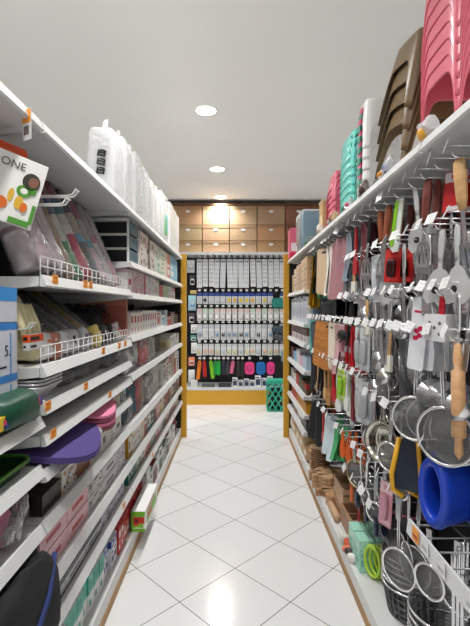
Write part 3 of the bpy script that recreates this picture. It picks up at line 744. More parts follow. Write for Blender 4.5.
carton_row(-1, 4.08, 1.101, [(.12, .1, .2, 'window', [(226, 220, 200), (200, 190, 150)]), (.2, .12, .2, 'squares', [W, (150, 150, 155), (210, 205, 200)]), (.2, .13, .2, 'lines', [W, (180, 180, 185)]), (.25, .12, .2, 'band', [(215, 214, 210), (170, 170, 160), W])], 'fifth shelf after the olive box', 'cartons after the olive box', maxy=4.88)
# sixth shelf z=.80 (space to 1.05)
softpack(2.66, .80, .26, .1, .23, (70, 104, 124), 'slate blue folded fabric pack leaning on the sixth far left shelf', inner=(96, 130, 150), seed=7)
softpack(2.93, .80, .2, .12, .24, (214, 130, 136), 'coral pink soft pack beside the slate blue fabric pack', seed=8)
softpack(3.22, .80, .3, .12, .18, (224, 222, 226), 'whitish crinkled bag beside the coral pink pack', seed=9)
m = MB(); m.prism(rrect(.24, .34, .03), 0, .22, 'z'); m.box(-.12, .121, -.1, .1, .08, .15, 1)
tag(m.build('storage_box', [M((196, 192, 186), .5), P_((225, 222, 218))], None, (-.79, 3.60, .801)), 'grey storage box with pale label on the sixth far left shelf', 'box')
carton_row(-1, 3.79, .801, [(.16, .2, .22, 'window', [W, (205, 205, 200), (120, 130, 130)]), (.14, .22, .22, 'lines', [(226, 224, 220), (130, 130, 136), (200, 150, 140)]), (.14, .23, .22, 'band', [W, (205, 90, 90), (160, 180, 160)]),
   (.1, .23, .22, 'plain', [(205, 196, 170)]), (.14, .22, .22, 'stripe', [(226, 224, 218), (170, 150, 130)]), (.12, .24, .22, 'band', [(200, 120, 120), W]), (.1, .23, .22, 'plain', [(226, 226, 220)]), (.14, .22, .22, 'lines', [W, (90, 120, 110)])], 'sixth shelf after the grey box', 'cartons after the grey storage box', maxy=4.88)
# seventh shelf z=.60 (books), eighth .44
bk = [(205, 160, 60), (228, 222, 210), (236, 236, 232), (226, 210, 190), (190, 60, 66), (70, 140, 145), (60, 120, 130), (150, 44, 50), (228, 190, 190), (222, 205, 160), (226, 220, 205), (150, 110, 90), (180, 120, 130),
      (120, 80, 90), (200, 160, 150), (140, 100, 100), (90, 60, 70), (190, 180, 170), (60, 60, 66), (170, 130, 120)]
carton_row(-1, 2.53, .601, [((.10, .14, .12, .1, .09, .15, .12)[i % 7], (.16, .15, .155, .14)[i % 4], .22, ('window', 'lines', 'band', 'plain', 'half')[i % 5], [c, (232, 228, 222), tuple(max(0, v - 60) for v in c)]) for i, c in enumerate(bk)],
           'seventh far left shelf', 'books and boxes on the seventh far left shelf', kind='book_box', maxy=4.88)
bk2 = [(60, 130, 120), (150, 165, 130), (205, 190, 180), (190, 70, 80), (120, 150, 120), (226, 150, 140), (215, 210, 205), (100, 100, 90), (190, 140, 130), (80, 80, 84), (170, 60, 70), (150, 120, 110), (222, 218, 212), (90, 90, 90)]
carton_row(-1, 2.53, .441, [((.2, .16, .14, .18)[i % 4], (.10, .11, .09)[i % 3], .24, ('pattern', 'lines', 'half')[i % 3], [c, (228, 226, 222), tuple(max(0, v - 50) for v in c)]) for i, c in enumerate(bk2)],
           'eighth far left shelf', 'boxes on the eighth far left shelf', maxy=4.88)
bk3 = [(232, 232, 230), (190, 215, 200), (150, 40, 50), (230, 230, 226), (60, 120, 90), (222, 222, 218), (150, 160, 150), (120, 50, 50), (228, 226, 222), (222, 210, 200), (236, 236, 234), (215, 220, 215), (230, 225, 220)]
carton_row(-1, 3.06, .121, [((.14, .1, .16, .12)[i % 4], (.2, .14, .16, .18)[i % 4], .18, ('pattern', 'half', 'band')[i % 3], [c, (226, 228, 226), tuple(max(0, v - 90) for v in c)]) for i, c in enumerate(bk3)],
           'floor level deck, far left', 'boxes on the far left floor level deck', maxy=4.6)
m = MB(); m.soft(.2, .2, .16, .7, 16, 10, .015, 0, Matrix.Translation((0, 0, .08)))
rr = random.Random(9)
for k in range(14):
    a, b = rr.uniform(0, 2 * PI), rr.uniform(-.2, 1.2); p = Vector((math.cos(a) * math.cos(b), math.sin(a) * math.cos(b), math.sin(b) * .8)) * .098 + Vector((0, 0, .08)); m.soft(.03, .03, .03, 1, 8, 6, 0, 1, Matrix.Translation(p))
tag(m.build('yarn_ball', [M((110, 34, 44), .8, 0, 'yarn', .3, 60), M((225, 205, 205), .7)], None, (-.75, 4.72, .121)), 'round dark red patterned bundle by the left yellow post', 'bundle')

# ================================================================== FAR DISPLAY
FY = 6.62
def far_bay(x0, x1, label):
    r = empty('display_unit', ((x0 + x1) / 2, FY, 0)); tag(r, label, 'shelving unit', 'far display units')
    h = (x1 - x0) / 2
    MB().box(-h, h, .5, .525, 0, 2.33).build('pegboard', M((30, 30, 33), .6, 0, 'pegboard', .2, 60), r)
    m = MB(); m.box(-h, h, 0, .5, .235, .262); m.box(-h, h, -.008, 0, .225, .264); m.build('base_deck', SHELF, r)
    MB().box(-h, h, 0, .02, 0, .224).build('fascia', M((214, 160, 42), .4, 0, 'yellow_fascia', .05, 8), r)
    m = MB(); m.box(-h, h, .02, .5, 2.335, 2.36); m.box(-h, h, .008, .0199, 2.325, 2.367); m.build('top_shelf', SHELF, r)
    for s in (-1, 1): MB().box(-.015, .015, 0, .03, 0, 2.33).build('upright', BLACK, r, (s * (h - .0151), .468, 0))
    return r
far_bay(-1.80, -.802, 'far display unit mostly hidden behind the left shelf row')
far_bay(-.798, .948, 'wide far display unit with yellow fascia, hung with rows of white packs')
far_bay(.952, 1.90, 'far display unit mostly hidden behind the right shelf row')
# --- brown cartons on top
xs = [-1.40, -.96, -.515, -.088, .345, .785, 1.21, 1.63]
zs = [(2.362, .195), (2.558, .245), (2.805, .300)]
RN = ['bottom', 'middle', 'top']; CN = ['far left', 'leftmost fully shown', 'second', 'third', 'fourth', 'fifth', 'sixth']
for ri, (z, h) in enumerate(zs):
    for ci in range(7):
        x0, x1 = xs[ci] + .007, xs[ci + 1] - .007; w = x1 - x0
        m = MB(); m.box(-w / 2, w / 2, 0, .36, 0, h - .006)
        lid = MB(); lid.box(-w / 2 - .0015, w / 2 + .0015, -.004, -.0001, h * .80, h - .006)
        c = (184 - RND.randrange(16), 152 - RND.randrange(14), 114 - RND.randrange(12))
        if ci >= 5: c = (138, 92, 70)
        o = m.build('brown_carton', M(c, .75, 0, 'cardboard', .06, 8), None, ((x0 + x1) / 2, FY + .10, z))
        lid.build('lid_flap', M(tuple(v - 14 for v in c), .75, 0, 'cardboard', .06, 8), o)
        hm = MB(); n = 16; hm.prism([(.036 * math.cos(2 * PI * k / n), h * .70 + .026 * math.sin(2 * PI * k / n) * (1 if math.sin(2 * PI * k / n) < 0 else .6)) for k in range(n)], -.0065, -.0041, 'y')
        hm.build('handle_patch', TAGW, o)
        side = ['at far left', 'in the first full column', 'in the second column', 'in the third column', 'in the fourth column', 'in the reddish fifth column', 'at far right'][ci]
        tag(o, 'brown %scarton, %s layer, %s above the far display' % ('reddish ' if ci >= 5 else '', RN[ri], side), 'box', 'brown cartons above the far display')
o = MB().box(-1.4, 1.62, 0, .36, 0, .03).build('carton_top_strip', M((96, 66, 44), .8, 0, 'dark_brown_strip', .1, 6), None, (0, FY + .09, 3.107))  # long dark brown strip spanning the carton tops
tag(o, 'long dark brown strip lying across the tops of the cartons', 'board')

# --- hooks with price tags and packs
def pack_mesh(w, h, cols, style, seed):
    r = random.Random(seed); m = MB()
    m.prism(rrect(w, h, .004, 2, 0, -h / 2), 0, .0015, 'y')
    b = .012
    if style == 'sheet':
        for i in range(5):
            for j in range(2):
                m.box(-w * .36 + j * w * .4, -w * .36 + j * w * .4 + w * .3, -.005, 0, -h * (.26 + i * .15), -h * (.17 + i * .15), 1)
        m.box(-w * .4, w * .4, -.001, 0, -h * .12, -h * .05, 2)
    else:
        m.box(-w * .5, w * .5, -.001, 0, -h * .3, 0, 1)
        m.soft(w * .8, .03, h * .6, .5, 12, 6, 0, 3, Matrix.Translation((0, -.012, -h * .62)))
        m.box(-w * .3, w * .3, -.0285, -.026, -h * .78, -h * .5, 2)
        if style == 'dots':
            for k in range(3): m.box(-w * .25 + k * w * .18, -w * .13 + k * w * .18, -.0295, -.0285, -h * (.55 + .1 * (k % 2)), -h * .48, 1)
    B = lambda c: M(tuple(min(246, int(v * 1.04)) for v in c), .4, 0, 'pack_print')
    return m.mesh('pack', [B(cols[0]), B(cols[1]), B(cols[2]), film(cols[3] if len(cols) > 3 else (240, 241, 242), .7, .15, 'blister', .2)])
hk = MB()
hk.tube([(0, .33, 0), (0, .01, 0), (0, 0, .012)], .0028, 5); hk.tube([(0, .33, .03), (0, .0, .03)], .0022, 5)
hookm = hk.mesh('peg_hook', STEELD)
tg = MB(); tg.box(-.021, .021, -.002, 0, -.012, .022); tg.box(-.015, .008, -.0026, -.002, .006, .012, 1)
tagm = tg.mesh('price_tag', [TAGW, M((150, 150, 150), .5)])
rowsF = [
 (2.27, .455, 'sheet', 'tall white', [((228, 230, 232), (205, 208, 212), (170, 175, 182)), ((232, 232, 230), (196, 200, 206), (210, 210, 212)), ((222, 226, 230), (214, 216, 220), (150, 160, 170))]),
 (1.735, .185, 'blister', 'white and blue', [((230, 232, 236), (50, 80, 160), (226, 196, 60)), ((232, 232, 232), (60, 84, 150), (200, 205, 210)), ((228, 230, 234), (46, 70, 150), (230, 170, 60)), ((222, 224, 230), (70, 90, 150), (60, 70, 90))]),
 (1.485, .195, 'lines', 'pale pink and green', [((226, 216, 216), (222, 200, 202), (232, 228, 226)), ((214, 222, 214), (200, 216, 204), (230, 230, 226)), ((230, 226, 226), (226, 206, 208), (220, 220, 220))]),
 (1.235, .25, 'dots', 'white and grey', [((226, 228, 230), (200, 206, 212), (120, 140, 165)), ((228, 228, 228), (196, 196, 200), (205, 207, 210)), ((220, 224, 226), (206, 210, 212), (70, 74, 84))]),
 (.925, .19, 'dots', 'white speckled', [((226, 228, 226), (206, 210, 208), (200, 190, 120)), ((226, 226, 222), (205, 208, 206), (222, 160, 110)), ((228, 228, 226), (204, 206, 210), (170, 180, 190)), ((224, 226, 226), (210, 212, 214), (215, 140, 120))])]
RNM = ['top', 'second', 'third', 'fourth', 'fifth', 'sixth']
def far_hook(x, z, ri, i):
    o = link('peg_hook', hookm, None, (x, FY + .165, z)); link('price_tag', tagm, o, (0, -.001, .03))
    tag(o, 'steel hook with white price tag, %s from left, %s row of far display' % (ORD[i], RNM[ri]), 'hook', 'tagged hooks of the far display')
for ri, (z, h, sty, nm, pal) in enumerate(rowsF):
    n = 15; ms = [pack_mesh(.082, h * (1 - .04 * (q % 2)), pal[q % len(pal)], sty, q) for q in range(len(pal))]
    seq = [0, 1, 1, 0, 2, 0, 0, 2, 0, 1, 2, 1, 0, 1, 2] if ri != 1 else [1, 3, 1, 1, 1, 0, 2, 0, 0, 2, 1, 0, 1, 3, 1]
    for i in range(n):
        x = -.565 + i * .094
        far_hook(x, z + .012, ri, i)
        if ri == 1 and i == 13 or ri == 3 and i == 13 : continue
        o = link('hanging_pack', ms[seq[i] % len(ms)], None, (x + RND.uniform(-.004, .004), FY + .19, z + .006), (0, RND.uniform(-.03, .03), RND.uniform(-.15, .15)))
        tag(o, '%s hanging pack, %s from left in the %s row of far display' % (nm, ORD[i], RNM[ri]), 'pack', '%s row of packs on the far display' % RNM[ri])
# left edge column of odd packs
odd = [(-.70, 2.26, .12, .2, (196, 198, 202), 'grey'), (-.68, 2.02, .09, .17, (40, 40, 44), 'black'), (-.66, 1.78, .1, .06, (226, 190, 90), 'yellow edged'), (-.68, 1.70, .12, .24, (150, 200, 226), 'light blue'), (-.69, 1.42, .1, .17, (60, 50, 54), 'dark'), (-.65, 1.24, .1, .14, (222, 226, 228), 'white'),
       (-.66, 1.07, .1, .1, (70, 130, 126), 'teal'), (-.65, .95, .09, .17, (226, 228, 228), 'white lower'), (-.69, .72, .1, .14, (215, 120, 80), 'coral'), (-.69, .52, .1, .2, (226, 226, 226), 'white bottom')]
for i, (x, z, w_, h, c, nm) in enumerate(odd):
    o = link('hanging_pack', pack_mesh(w_, h, (c, tuple(min(255, v + 25) for v in c), tuple(max(0, v - 40) for v in c)), 'dots', i), None, (x, FY + .17, z), (0, 0, .3))
    tag(o, '%s hanging pack, %s down in the left edge column of far display' % (nm, ORD[i]), 'pack', 'odd packs at the left edge of the far display')
def folded(w, d, h, col, label, loc, cat='pack', name='soft_pack', rot=None):
    m = MB(); m.soft(w, d, h, .55, 16, 9, .014, 0, Matrix.Translation((0, 0, -h / 2)), True, int(loc[0] * 100))
    o = m.build(name, M(col, .6, 0, 'fabric', .15, 40), None, loc, rot); tag(o, label, cat); return o
folded(.24, .08, .16, (30, 130, 118), 'teal soft pack at the right end of the second far row', (.70, FY + .15, 1.66))
folded(.22, .08, .12, (58, 70, 80), 'dark slate slipper pack at right end of the fourth far row', (.69, FY + .15, 1.22))
folded(.18, .06, .1, (70, 74, 82), 'dark grey slipper pack low at right end of fourth far row', (.72, FY + .15, 1.08), rot=(0, .4, 0))
folded(.1, .06, .2, (120, 150, 160), 'blue grey pack at the right end of the fifth far row', (.78, FY + .15, .84))
folded(.1, .05, .1, (224, 130, 70), 'orange pack beside the pink lids at far right', (.82, FY + .15, .58))
# sixth row tools
def tool_strip(w, h, c, x, label, tilt=0):
    m = MB(); m.prism(rrect(w, h, w * .35, 4, 0, -h / 2), -.008, .008, 'y'); m.prism(rrect(w * .6, h * .35, w * .25, 4, 0, -h * .12), -.012, -.0081, 'y', 1)
    o = m.build('hanging_tool', [P_(c), P_(tuple(min(255, int(v * .8 + 20)) for v in c))], None, (x, FY + .17, .655), (0, tilt, 0)); tag(o, label, 'tool', 'coloured tools in the lowest far row')
for i, (x, c, nm) in enumerate(((-.56, (238, 150, 40), 'orange'), (-.49, (205, 40, 50), 'red'), (-.385, (150, 210, 40), 'lime green'), (-.315, (40, 165, 80), 'darker green'), (-.26, (40, 190, 90), 'bright green'), (-.18, (62, 68, 88), 'navy grey'), (-.11, (88, 88, 92), 'grey'), (-.03, (230, 130, 170), 'pale pink'), (.05, (70, 66, 64), 'charcoal'), (.12, (58, 56, 52), 'black'))):
    far_hook(x, .67, 5, i)
    tool_strip(.055, (.29, .25, .28, .22, .22, .22, .22, .2, .24, .26)[i], c, x, '%s hanging tool in the lowest row of the far display' % nm, (.1, -.05, -.12, 0, 0, 0, .05, .15, 0, 0)[i])
for i, (x, c, nm, w_) in enumerate(((.23, (240, 90, 160), 'left pink', .15), (.41, (50, 140, 205), 'blue', .14), (.565, (240, 90, 165), 'right pink', .12))):
    far_hook(x, .67, 5, 10 + i)
    m = MB(); m.prism(rrect(w_, .2, .05, 6, 0, -.11), -.006, .006, 'y'); m.prism(rrect(w_ * .6, .1, .03, 6, 0, -.11), -.009, -.0061, 'y', 1); m.prism(rrect(w_ * .25, .05, .015, 4, 0, -.1), -.011, -.0091, 'y', 0)
    o = m.build('cutting_mat', [P_(c), P_(tuple(int(v * .9) for v in c))], None, (x, FY + .165, .655)); tag(o, '%s rounded plastic board hanging in the lowest far row' % nm, 'board', 'rounded plastic boards in the lowest far row')
# small boxes on deck
i = 0
for (x, w_, h, c, kk) in ((-.64, .1, .1, (222, 222, 220), 0), (-.42, .2, .04, (120, 124, 122), 0), (-.16, .2, .05, (80, 82, 84), 0), (.0, .08, .14, (232, 232, 232), 1), (.09, .08, .1, (226, 226, 228), 1), (.18, .08, .12, (214, 218, 226), 1), (.27, .08, .1, (232, 232, 232), 1), (.36, .09, .17, (236, 236, 236), 1), (.46, .08, .13, (226, 228, 232), 1), (.55, .08, .16, (232, 232, 232), 1), (.65, .08, .12, (205, 210, 220), 1)):
    o = link('small_box', carton_mesh(.1, w_, h, [c, (90, 100, 130), (60, 60, 66)], 'window' if kk else 'plain', i), None, (x, FY + .1, .263), (0, 0, -PI / 2))
    tag(o, '%s small box, %s from left on the deck of the far display' % (cname(c), ORD[i]), 'box', 'small boxes on the deck of the far display'); i += 1
# teal lattice baskets on the floor
r = empty('lattice_basket', (.60, 6.28, 0)); tag(r, 'tall teal lattice basket on the floor beside the right yellow post', 'basket')
TEALM = M((48, 168, 138), .45, 0, 'teal_plastic')
m = MB(); m.box(-.13, .13, -.1, .1, .40, .45); 
m.build('rim', TEALM, r)
m = MB()
for yy in (-.098, .098):
    for k in range(-2, 5):
        for s in (1, -1):
            pts = []
            for q in range(9):
                z = .005 + .40 * q / 8; x = -.13 + .13 * k * .66 + s * (z * .62) - (0 if s > 0 else -.06)
                if -.13 <= x <= .13: pts.append((x, yy, z))
            if len(pts) > 1: m.tube(pts, .012, 5)
for xx in (-.128, .128):
    for s in (1, -1):
        for k in range(4): m.tube([(xx, -s * .09, .02 + k * .1), (xx, s * .09, .12 + k * .1)], .011, 5)
m.box(-.13, .13, -.1, .1, .0, .02); m.build('lattice_wall', TEALM, r)
for k in range(3):
    m = MB(); m.soft(.2, .14, .1, .7, 14, 8, .01)
    o = m.build('bundle', M((26, 44, 42), .7), None, (.60, 6.28, .075 + k * .103)); tag(o, '%s dark bundle inside the teal lattice basket' % ['lowest', 'middle', 'topmost'][k], 'bundle', 'bundles in the teal basket')

# ================================================================== RIGHT TOP SHELF: stools and trays
def stool_mesh(w0, w1, h, arch, slots, seed, rr=.3, y_scale=1.0, arch_w=.55):
    """square tapering stool: arch openings in each side, optional rows of slots cut through the wall"""
    n = 64; rows = 14
    def ring(a, wd):
        e = rr; f = lambda c: math.copysign(abs(c) ** e, c)
        return (wd / 2 * f(math.cos(a)), wd / 2 * y_scale * f(math.sin(a)))
    m = MB(); vs = []; idx = {}
    for i in range(n):
        a = 2 * PI * (i + .5) / n + PI / n
        q = ((a + PI / 4) % (PI / 2)) - PI / 4          # angle from the face centre
        t = abs(q) / (PI / 4) / arch_w
        zb = arch * h * math.sqrt(max(0, 1 - t * t)) if t < 1 else 0
        for j in range(rows + 1):
            z = zb + (h - .012 - zb) * j / rows
            wd = w0 + (w1 - w0) * (z / h) ** 1.2
            idx[i, j] = len(vs); p = ring(a, wd); vs.append((p[0], p[1], z))
        p = ring(a, w1 * .955); idx[i, rows + 1] = len(vs); vs.append((p[0], p[1], h))
    fs = []
    for i in range(n):
        k = (i + 1) % n
        for j in range(rows + 1):
            a = 2 * PI * (i + 1) / n + PI / n
            q = (((a + PI / 4) % (PI / 2)) - PI / 4) / (PI / 4)
            if slots and j in slots and abs(q) < .62 and abs(q) > .08: continue
            fs.append((idx[i, j], idx[k, j], idx[k, j + 1], idx[i, j + 1]))
    fs.append(tuple(idx[i, rows + 1] for i in range(n)))
    m.add(vs, fs, 0, True)
    # bottom rim bead
    return m
def stool_stack(name, x, y, z, cnt, pitch, build, mats, what, group, rz=0, tilt=0.0):
    me = build.mesh(name, mats)
    for k in range(cnt):
        o = link(name, me, None, (x, y - math.sin(tilt) * k * pitch, z + .001 + math.cos(tilt) * k * pitch), (tilt, 0, rz))
        md = o.modifiers.new('thickness', 'SOLIDIFY'); md.thickness = .004; md.offset = -1
        pos = 'topmost' if k == cnt - 1 else ('lowest' if k == 0 else '%s from the bottom' % ORD[k])
        tag(o, '%s, %s of its nested stack' % (what, pos), 'stool', group)
PINKP = M((226, 110, 128), .28, 0, 'pink_plastic')
BRNP = M((112, 90, 58), .4, 0, 'brown_plastic', .12, 90)
TEALP = M((112, 214, 200), .3, 0, 'mint_plastic')
PINK2 = M((236, 112, 136), .3, 0, 'rose_plastic')
stool_stack('plastic_stool', .80, 1.43, TOPR, 7, .052, stool_mesh(.285, .245, .31, .68, None, 1, .32, 1.0, .80), PINKP, 'glossy pink plastic stool', 'nested pink stools', .0)
stool_stack('plastic_stool', .83, 1.865, TOPR + .036, 4, .078, stool_mesh(.37, .25, .30, .66, None, 2, .3, 1.0, .66), BRNP, 'brown wicker textured plastic stool', 'nested brown stools', tilt=math.radians(11))
def printed_stool():
    m = stool_mesh(.24, .2, .26, .5, None, 3, .35, .6, .5)
    for k in range(4):
        m.prism(rrect(.05, .04, .01, 3, 0, .12 + k * .03), -.121 + .004 * k, -.1205 + .004 * k, 'x', 1 + k % 2)
    return m
stool_stack('plastic_stool', .775, 2.27, TOPR, 6, .056, printed_stool(), [M((240, 240, 238), .3), P_((90, 170, 150)), P_((230, 120, 150))], 'white printed plastic stool', 'nested white stools')
stool_stack('plastic_stool', .785, 2.52, TOPR, 6, .048, stool_mesh(.28, .255, .22, .3, (2, 3, 7, 8, 11), 4, .16, 1.0, .5), TEALP, 'mint green slotted plastic stool', 'nested mint stools')
stool_stack('plastic_stool', .76, 2.97, TOPR, 5, .044, stool_mesh(.23, .17, .21, .45, (5, 6, 10), 5, .25, 1.0, .5), PINK2, 'rose pink slotted plastic stool', 'nested rose stools')
# wrapped bits below the stools
for i, (y, a, b, s) in enumerate(((1.40, (236, 236, 238), (240, 190, 70), .09), (1.74, (226, 228, 232), (90, 120, 170), .08), (1.80, (240, 238, 236), (235, 160, 50), .06), (2.07, (90, 66, 56), (60, 40, 36), .08), (2.34, (236, 236, 234), (220, 120, 150), .07), (2.74, (205, 175, 130), (120, 90, 60), .08), (2.80, (236, 232, 228), (210, 200, 190), .06), (3.15, (240, 238, 236), (226, 200, 170), .08))):
    m = MB(); m.soft(.035, .10, s * .8, .8, 14, 8, .022, 0, Matrix.Translation((0, 0, s * .42)), False, i); m.soft(.02, .05, s * .4, .7, 8, 6, .01, 1, Matrix.Translation((-.012, .01, s * .35)))
    o = m.build('small_packet', [film(a, .6, .2, 'bag_film', .4), P_(b)], None, (.625, y, TOPR + .001))
    tag(o, 'small %s packet with %s spot, %s along the front of the right top shelf' % (cname(a), cname(b), ORD[i]), 'packet', 'small packets at the front of the right top shelf')
# card box, tray set and pink pack at the far end
m = MB(); m.box(-.08, .08, -.07, .07, 0, .3, 0); m.box(-.0806, -.08, -.05, .05, .1, .2, 1); m.box(-.085, .085, -.075, .075, .3, .312, 1)
tag(m.build('brown_box', [CARDB, P_((226, 210, 180))], None, (.77, 3.44, TOPR + .001)), 'small upright brown box between pink stools and white boxes, right top shelf', 'box')
o = link('carton', carton_mesh(.2, .16, .2, [(240, 240, 240), (200, 220, 210), (120, 180, 170)], 'lines', 1), None, (.84, 3.80, TOPR + .001), (0, 0, PI))
tag(o, 'low white carton with pale lettering in front of the wrapped tray set', 'box')
r = empty('tray_set', (.81, 4.30, TOPR + .001)); tag(r, 'wrapped set of light blue trays with rounded white frame, right top shelf', 'trays')
m = MB(); m.prism(rrect(.36, .42, .05, 5, 0, .21), -.13, .13, 'y'); m.build('outer_tray', M((226, 232, 236), .3), r)
m = MB(); m.prism(rrect(.31, .37, .04, 5, 0, .21), -.14, -.1301, 'y', 0)
for k in range(6): m.box(-.12, .02, -.144, -.1401, .03 + k * .022, .042 + k * .022, 1)
m.box(-.02, .06, -.144, -.1401, .16, .22, 2); m.box(-.135, -.11, -.144, -.1401, .02, .10, 3); m.box(.03, .13, -.146, -.1442, .16, .36, 4)
m.build('blue_insert', [M((160, 206, 230), .3), M((235, 240, 242), .3), P_((230, 140, 140)), P_((60, 180, 80)), P_((240, 240, 238))], r)
m = MB(); m.soft(.37, .32, .42, .25, 20, 12, .008, 0, Matrix.Translation((0, 0, .205))); m.build('plastic_cover', CLEAR, r)
m = MB(); m.prism(rrect(.10, .36, .035, 5, 0, .18), -.05, .05, 'y', 0); m.box(-.03, .03, -.0515, -.05, .10, .19, 1); m.box(-.045, .045, -.0512, -.05, .005, .08, 2)
tag(m.build('pink_bottle_pack', [M((230, 110, 140), .3), P_((236, 226, 230)), P_((215, 60, 100))], None, (.66, 4.86, TOPR + .001)), 'tall pink pack with white label at the far end of right top shelf', 'pack')

# ================================================================== RIGHT SIDE: hooks and utensils
PX = FX + RD
TIP = .635
hr = MB()
hr.tube([(PX - TIP, 0, 0), (.03, 0, 0), (.012, 0, .004), (0, 0, .018)], .0034, 6)
hr.tube([(PX - TIP, 0, .036), (-.012, 0, .036)], .0026, 6)
hr.box(PX - TIP - .006, PX - TIP, -.02, .02, -.02, .05)
hookR = hr.mesh('peg_hook', STEEL)
tr = MB(); TT = Matrix.Translation((-.013, 0, .034)) @ Matrix.Rotation(math.radians(22), 4, 'Y')
tr.box(-.0016, 0, -.023, .023, -.019, .019, 0, TT); tr.box(-.0022, -.0017, -.017, .010, .006, .010, 1, TT); tr.box(-.0022, -.0017, -.017, .002, -.008, -.005, 1, TT)
tagR = tr.mesh('price_tag', [TAGW, M((206, 207, 210), .5)])
tagO = tagR.copy(); tagO.materials[0] = ORANGE

MESHD = film((120, 120, 118), .5, .4, 'steel_mesh_dark')
# ---- tool meshes: hang point at the origin, tool below it, flat side towards the aisle (-x)
def grip(L, r, mats, z0=0.0, flat=.6):
    m = MB()
    m.tube([(0, 0, z0 + .004), (0, 0, z0 - L * .06), (0, 0, z0 - L * .4), (0, 0, z0 - L * .8), (0, 0, z0 - L)], [r * .55, r * .95, r, r * .85, r * .6], 10, 0, False, Matrix.Scale(flat, 4, (1, 0, 0)))
    return m.mesh('handle', mats)
def strip(m, z0, z1, w, mi=0, th=.0025):
    m.box(-th / 2, th / 2, -w / 2, w / 2, z1, z0, mi); return m
def plate(m, z, w0, w1, h, slots=True, mi=0, th=.0016):
    """tapering head, slots really cut out"""
    nc, nr = 11, 8
    vs = []; fs = []
    for j in range(nr + 1):
        t = j / nr; w = w0 + (w1 - w0) * (t ** .5); zz = z - h * t
        for i in range(nc + 1):
            u = i / nc - .5; dz = .012 * (1 - (2 * u) ** 4) if j == nr else 0
            vs.append((.018 * math.sin(t * 1.2) * t, w * u, zz - dz))
    for j in range(nr):
        for i in range(nc):
            if slots and 1 <= j <= nr - 3 and i in (2, 5, 8): continue
            a = j * (nc + 1) + i; fs.append((a, a + 1, a + nc + 2, a + nc + 1))
    m.add(vs, fs, mi, False); m.add([(v[0] - th, v[1], v[2]) for v in vs], [f[::-1] for f in fs], mi, False)
    return m
def bowl(m, z, r, depth, mi=0, tilt=50, n=20):
    T = Matrix.Translation((0, 0, z - r * .8)) @ Matrix.Rotation(math.radians(-tilt), 4, 'Y')
    prof = [(r * math.cos(a), -depth * math.sin(a)) for a in [PI / 2 * k / 7 for k in range(7, -1, -1)]]
    prof[0] = (0.0, -depth)
    m.lathe(prof + [(r * 1.04, .002)], n, mi, T); return m
KIND = {}
def kind(nm, name, root, extra=(), cat='utensil'):
    KIND[nm] = (name, root, extra, cat)
def tool_turner(nm, hm, gl=.13, gr=.014, hw=.075, hh=.10, ln=.31, slots=True):
    m = MB(); strip(m, -gl + .01, -ln + hh, .013); plate(m, -ln + hh, .03, hw, hh, slots)
    kind(nm, 'turner', m.mesh('turner', STEEL), [('handle', grip(gl, gr, hm))])
tool_turner('maroon_turner', DKW, .16, .018)
tool_turner('brown_turner', wood((150, 78, 44), 'brown_wood_handle'), .15, .016)
tool_turner('tan_turner', TANW, .15, .021, .09, .11, .36)
tool_turner('beech_turner', TANW, .14, .014, .07, .10, .30, False)
tool_turner('steel_turner', STEEL, .10, .009, .10, .115, .29)
tool_turner('wide_turner', STEEL, .10, .009, .105, .12, .27, False)
tool_turner('black_turner', BLACK, .12, .012, .07, .09, .29)
tool_turner('white_turner', M((222, 222, 220), .4), .10, .010, .085, .10, .26, False)
tool_turner('slicer', STEEL, .09, .01, .085, .10, .24, False)
SATIN = M((205, 205, 204), .38, .3, 'satin_steel')
def tool_scoop(nm):
    m = MB(); strip(m, -.05, -.12, .014)
    pr = [(.0, -.115), (.022, -.13), (.045, -.17), (.05, -.215), (.035, -.235), (.012, -.228), (.0, -.24), (-.03, -.232), (-.05, -.21), (-.045, -.17), (-.022, -.13)]
    m.prism(pr, -.0015, .0015, 'x'); m.prism([(.012 * math.cos(2 * PI * k / 10) + .012, -.19 + .012 * math.sin(2 * PI * k / 10)) for k in range(10)], -.0022, .0022, 'x', 1)
    kind(nm, 'scoop', m.mesh('scoop', [SATIN, M((40, 40, 40), .5)]), [('handle', grip(.10, .011, SATIN))])
tool_scoop('scoop')
def tool_ladle(nm, hm, r=.042, ln=.30, gl=.11, dep=None, tilt=55):
    m = MB(); strip(m, -gl + .01, -ln + r * .4, .011); bowl(m, -ln, r, dep or r * .75, 0, tilt)
    kind(nm, 'ladle', m.mesh('ladle', STEEL), [('handle', grip(gl, .010, hm))])
tool_ladle('steel_ladle', STEEL)
tool_ladle('big_ladle', STEEL, .052, .29)
tool_ladle('maroon_ladle', DKW)
tool_ladle('spoon', STEEL, .033, .24, .09, .012, 80)
tool_ladle('serving_spoon', CHROME, .042, .25, .10, .014, 82)
m = MB(); T = Matrix.Translation((0, 0, -.27))
strip(m, -.09, -.20, .011); m.lathe([(.066, .002), (.067, 0), (.05, -.004), (0, -.008)], 22, 0, T @ Matrix.Rotation(math.radians(-85), 4, 'Y'))
kind('skimmer', 'skimmer', m.mesh('skimmer', MESHD), [('handle', grip(.12, .010, STEEL)), ('rim', (lambda q: (q.tube([(0, .066 * math.cos(2 * PI * k / 24), -.27 + .066 * math.sin(2 * PI * k / 24)) for k in range(24)], .004, 6, 0, True), q)[1])(MB()).mesh('rim', STEEL))])
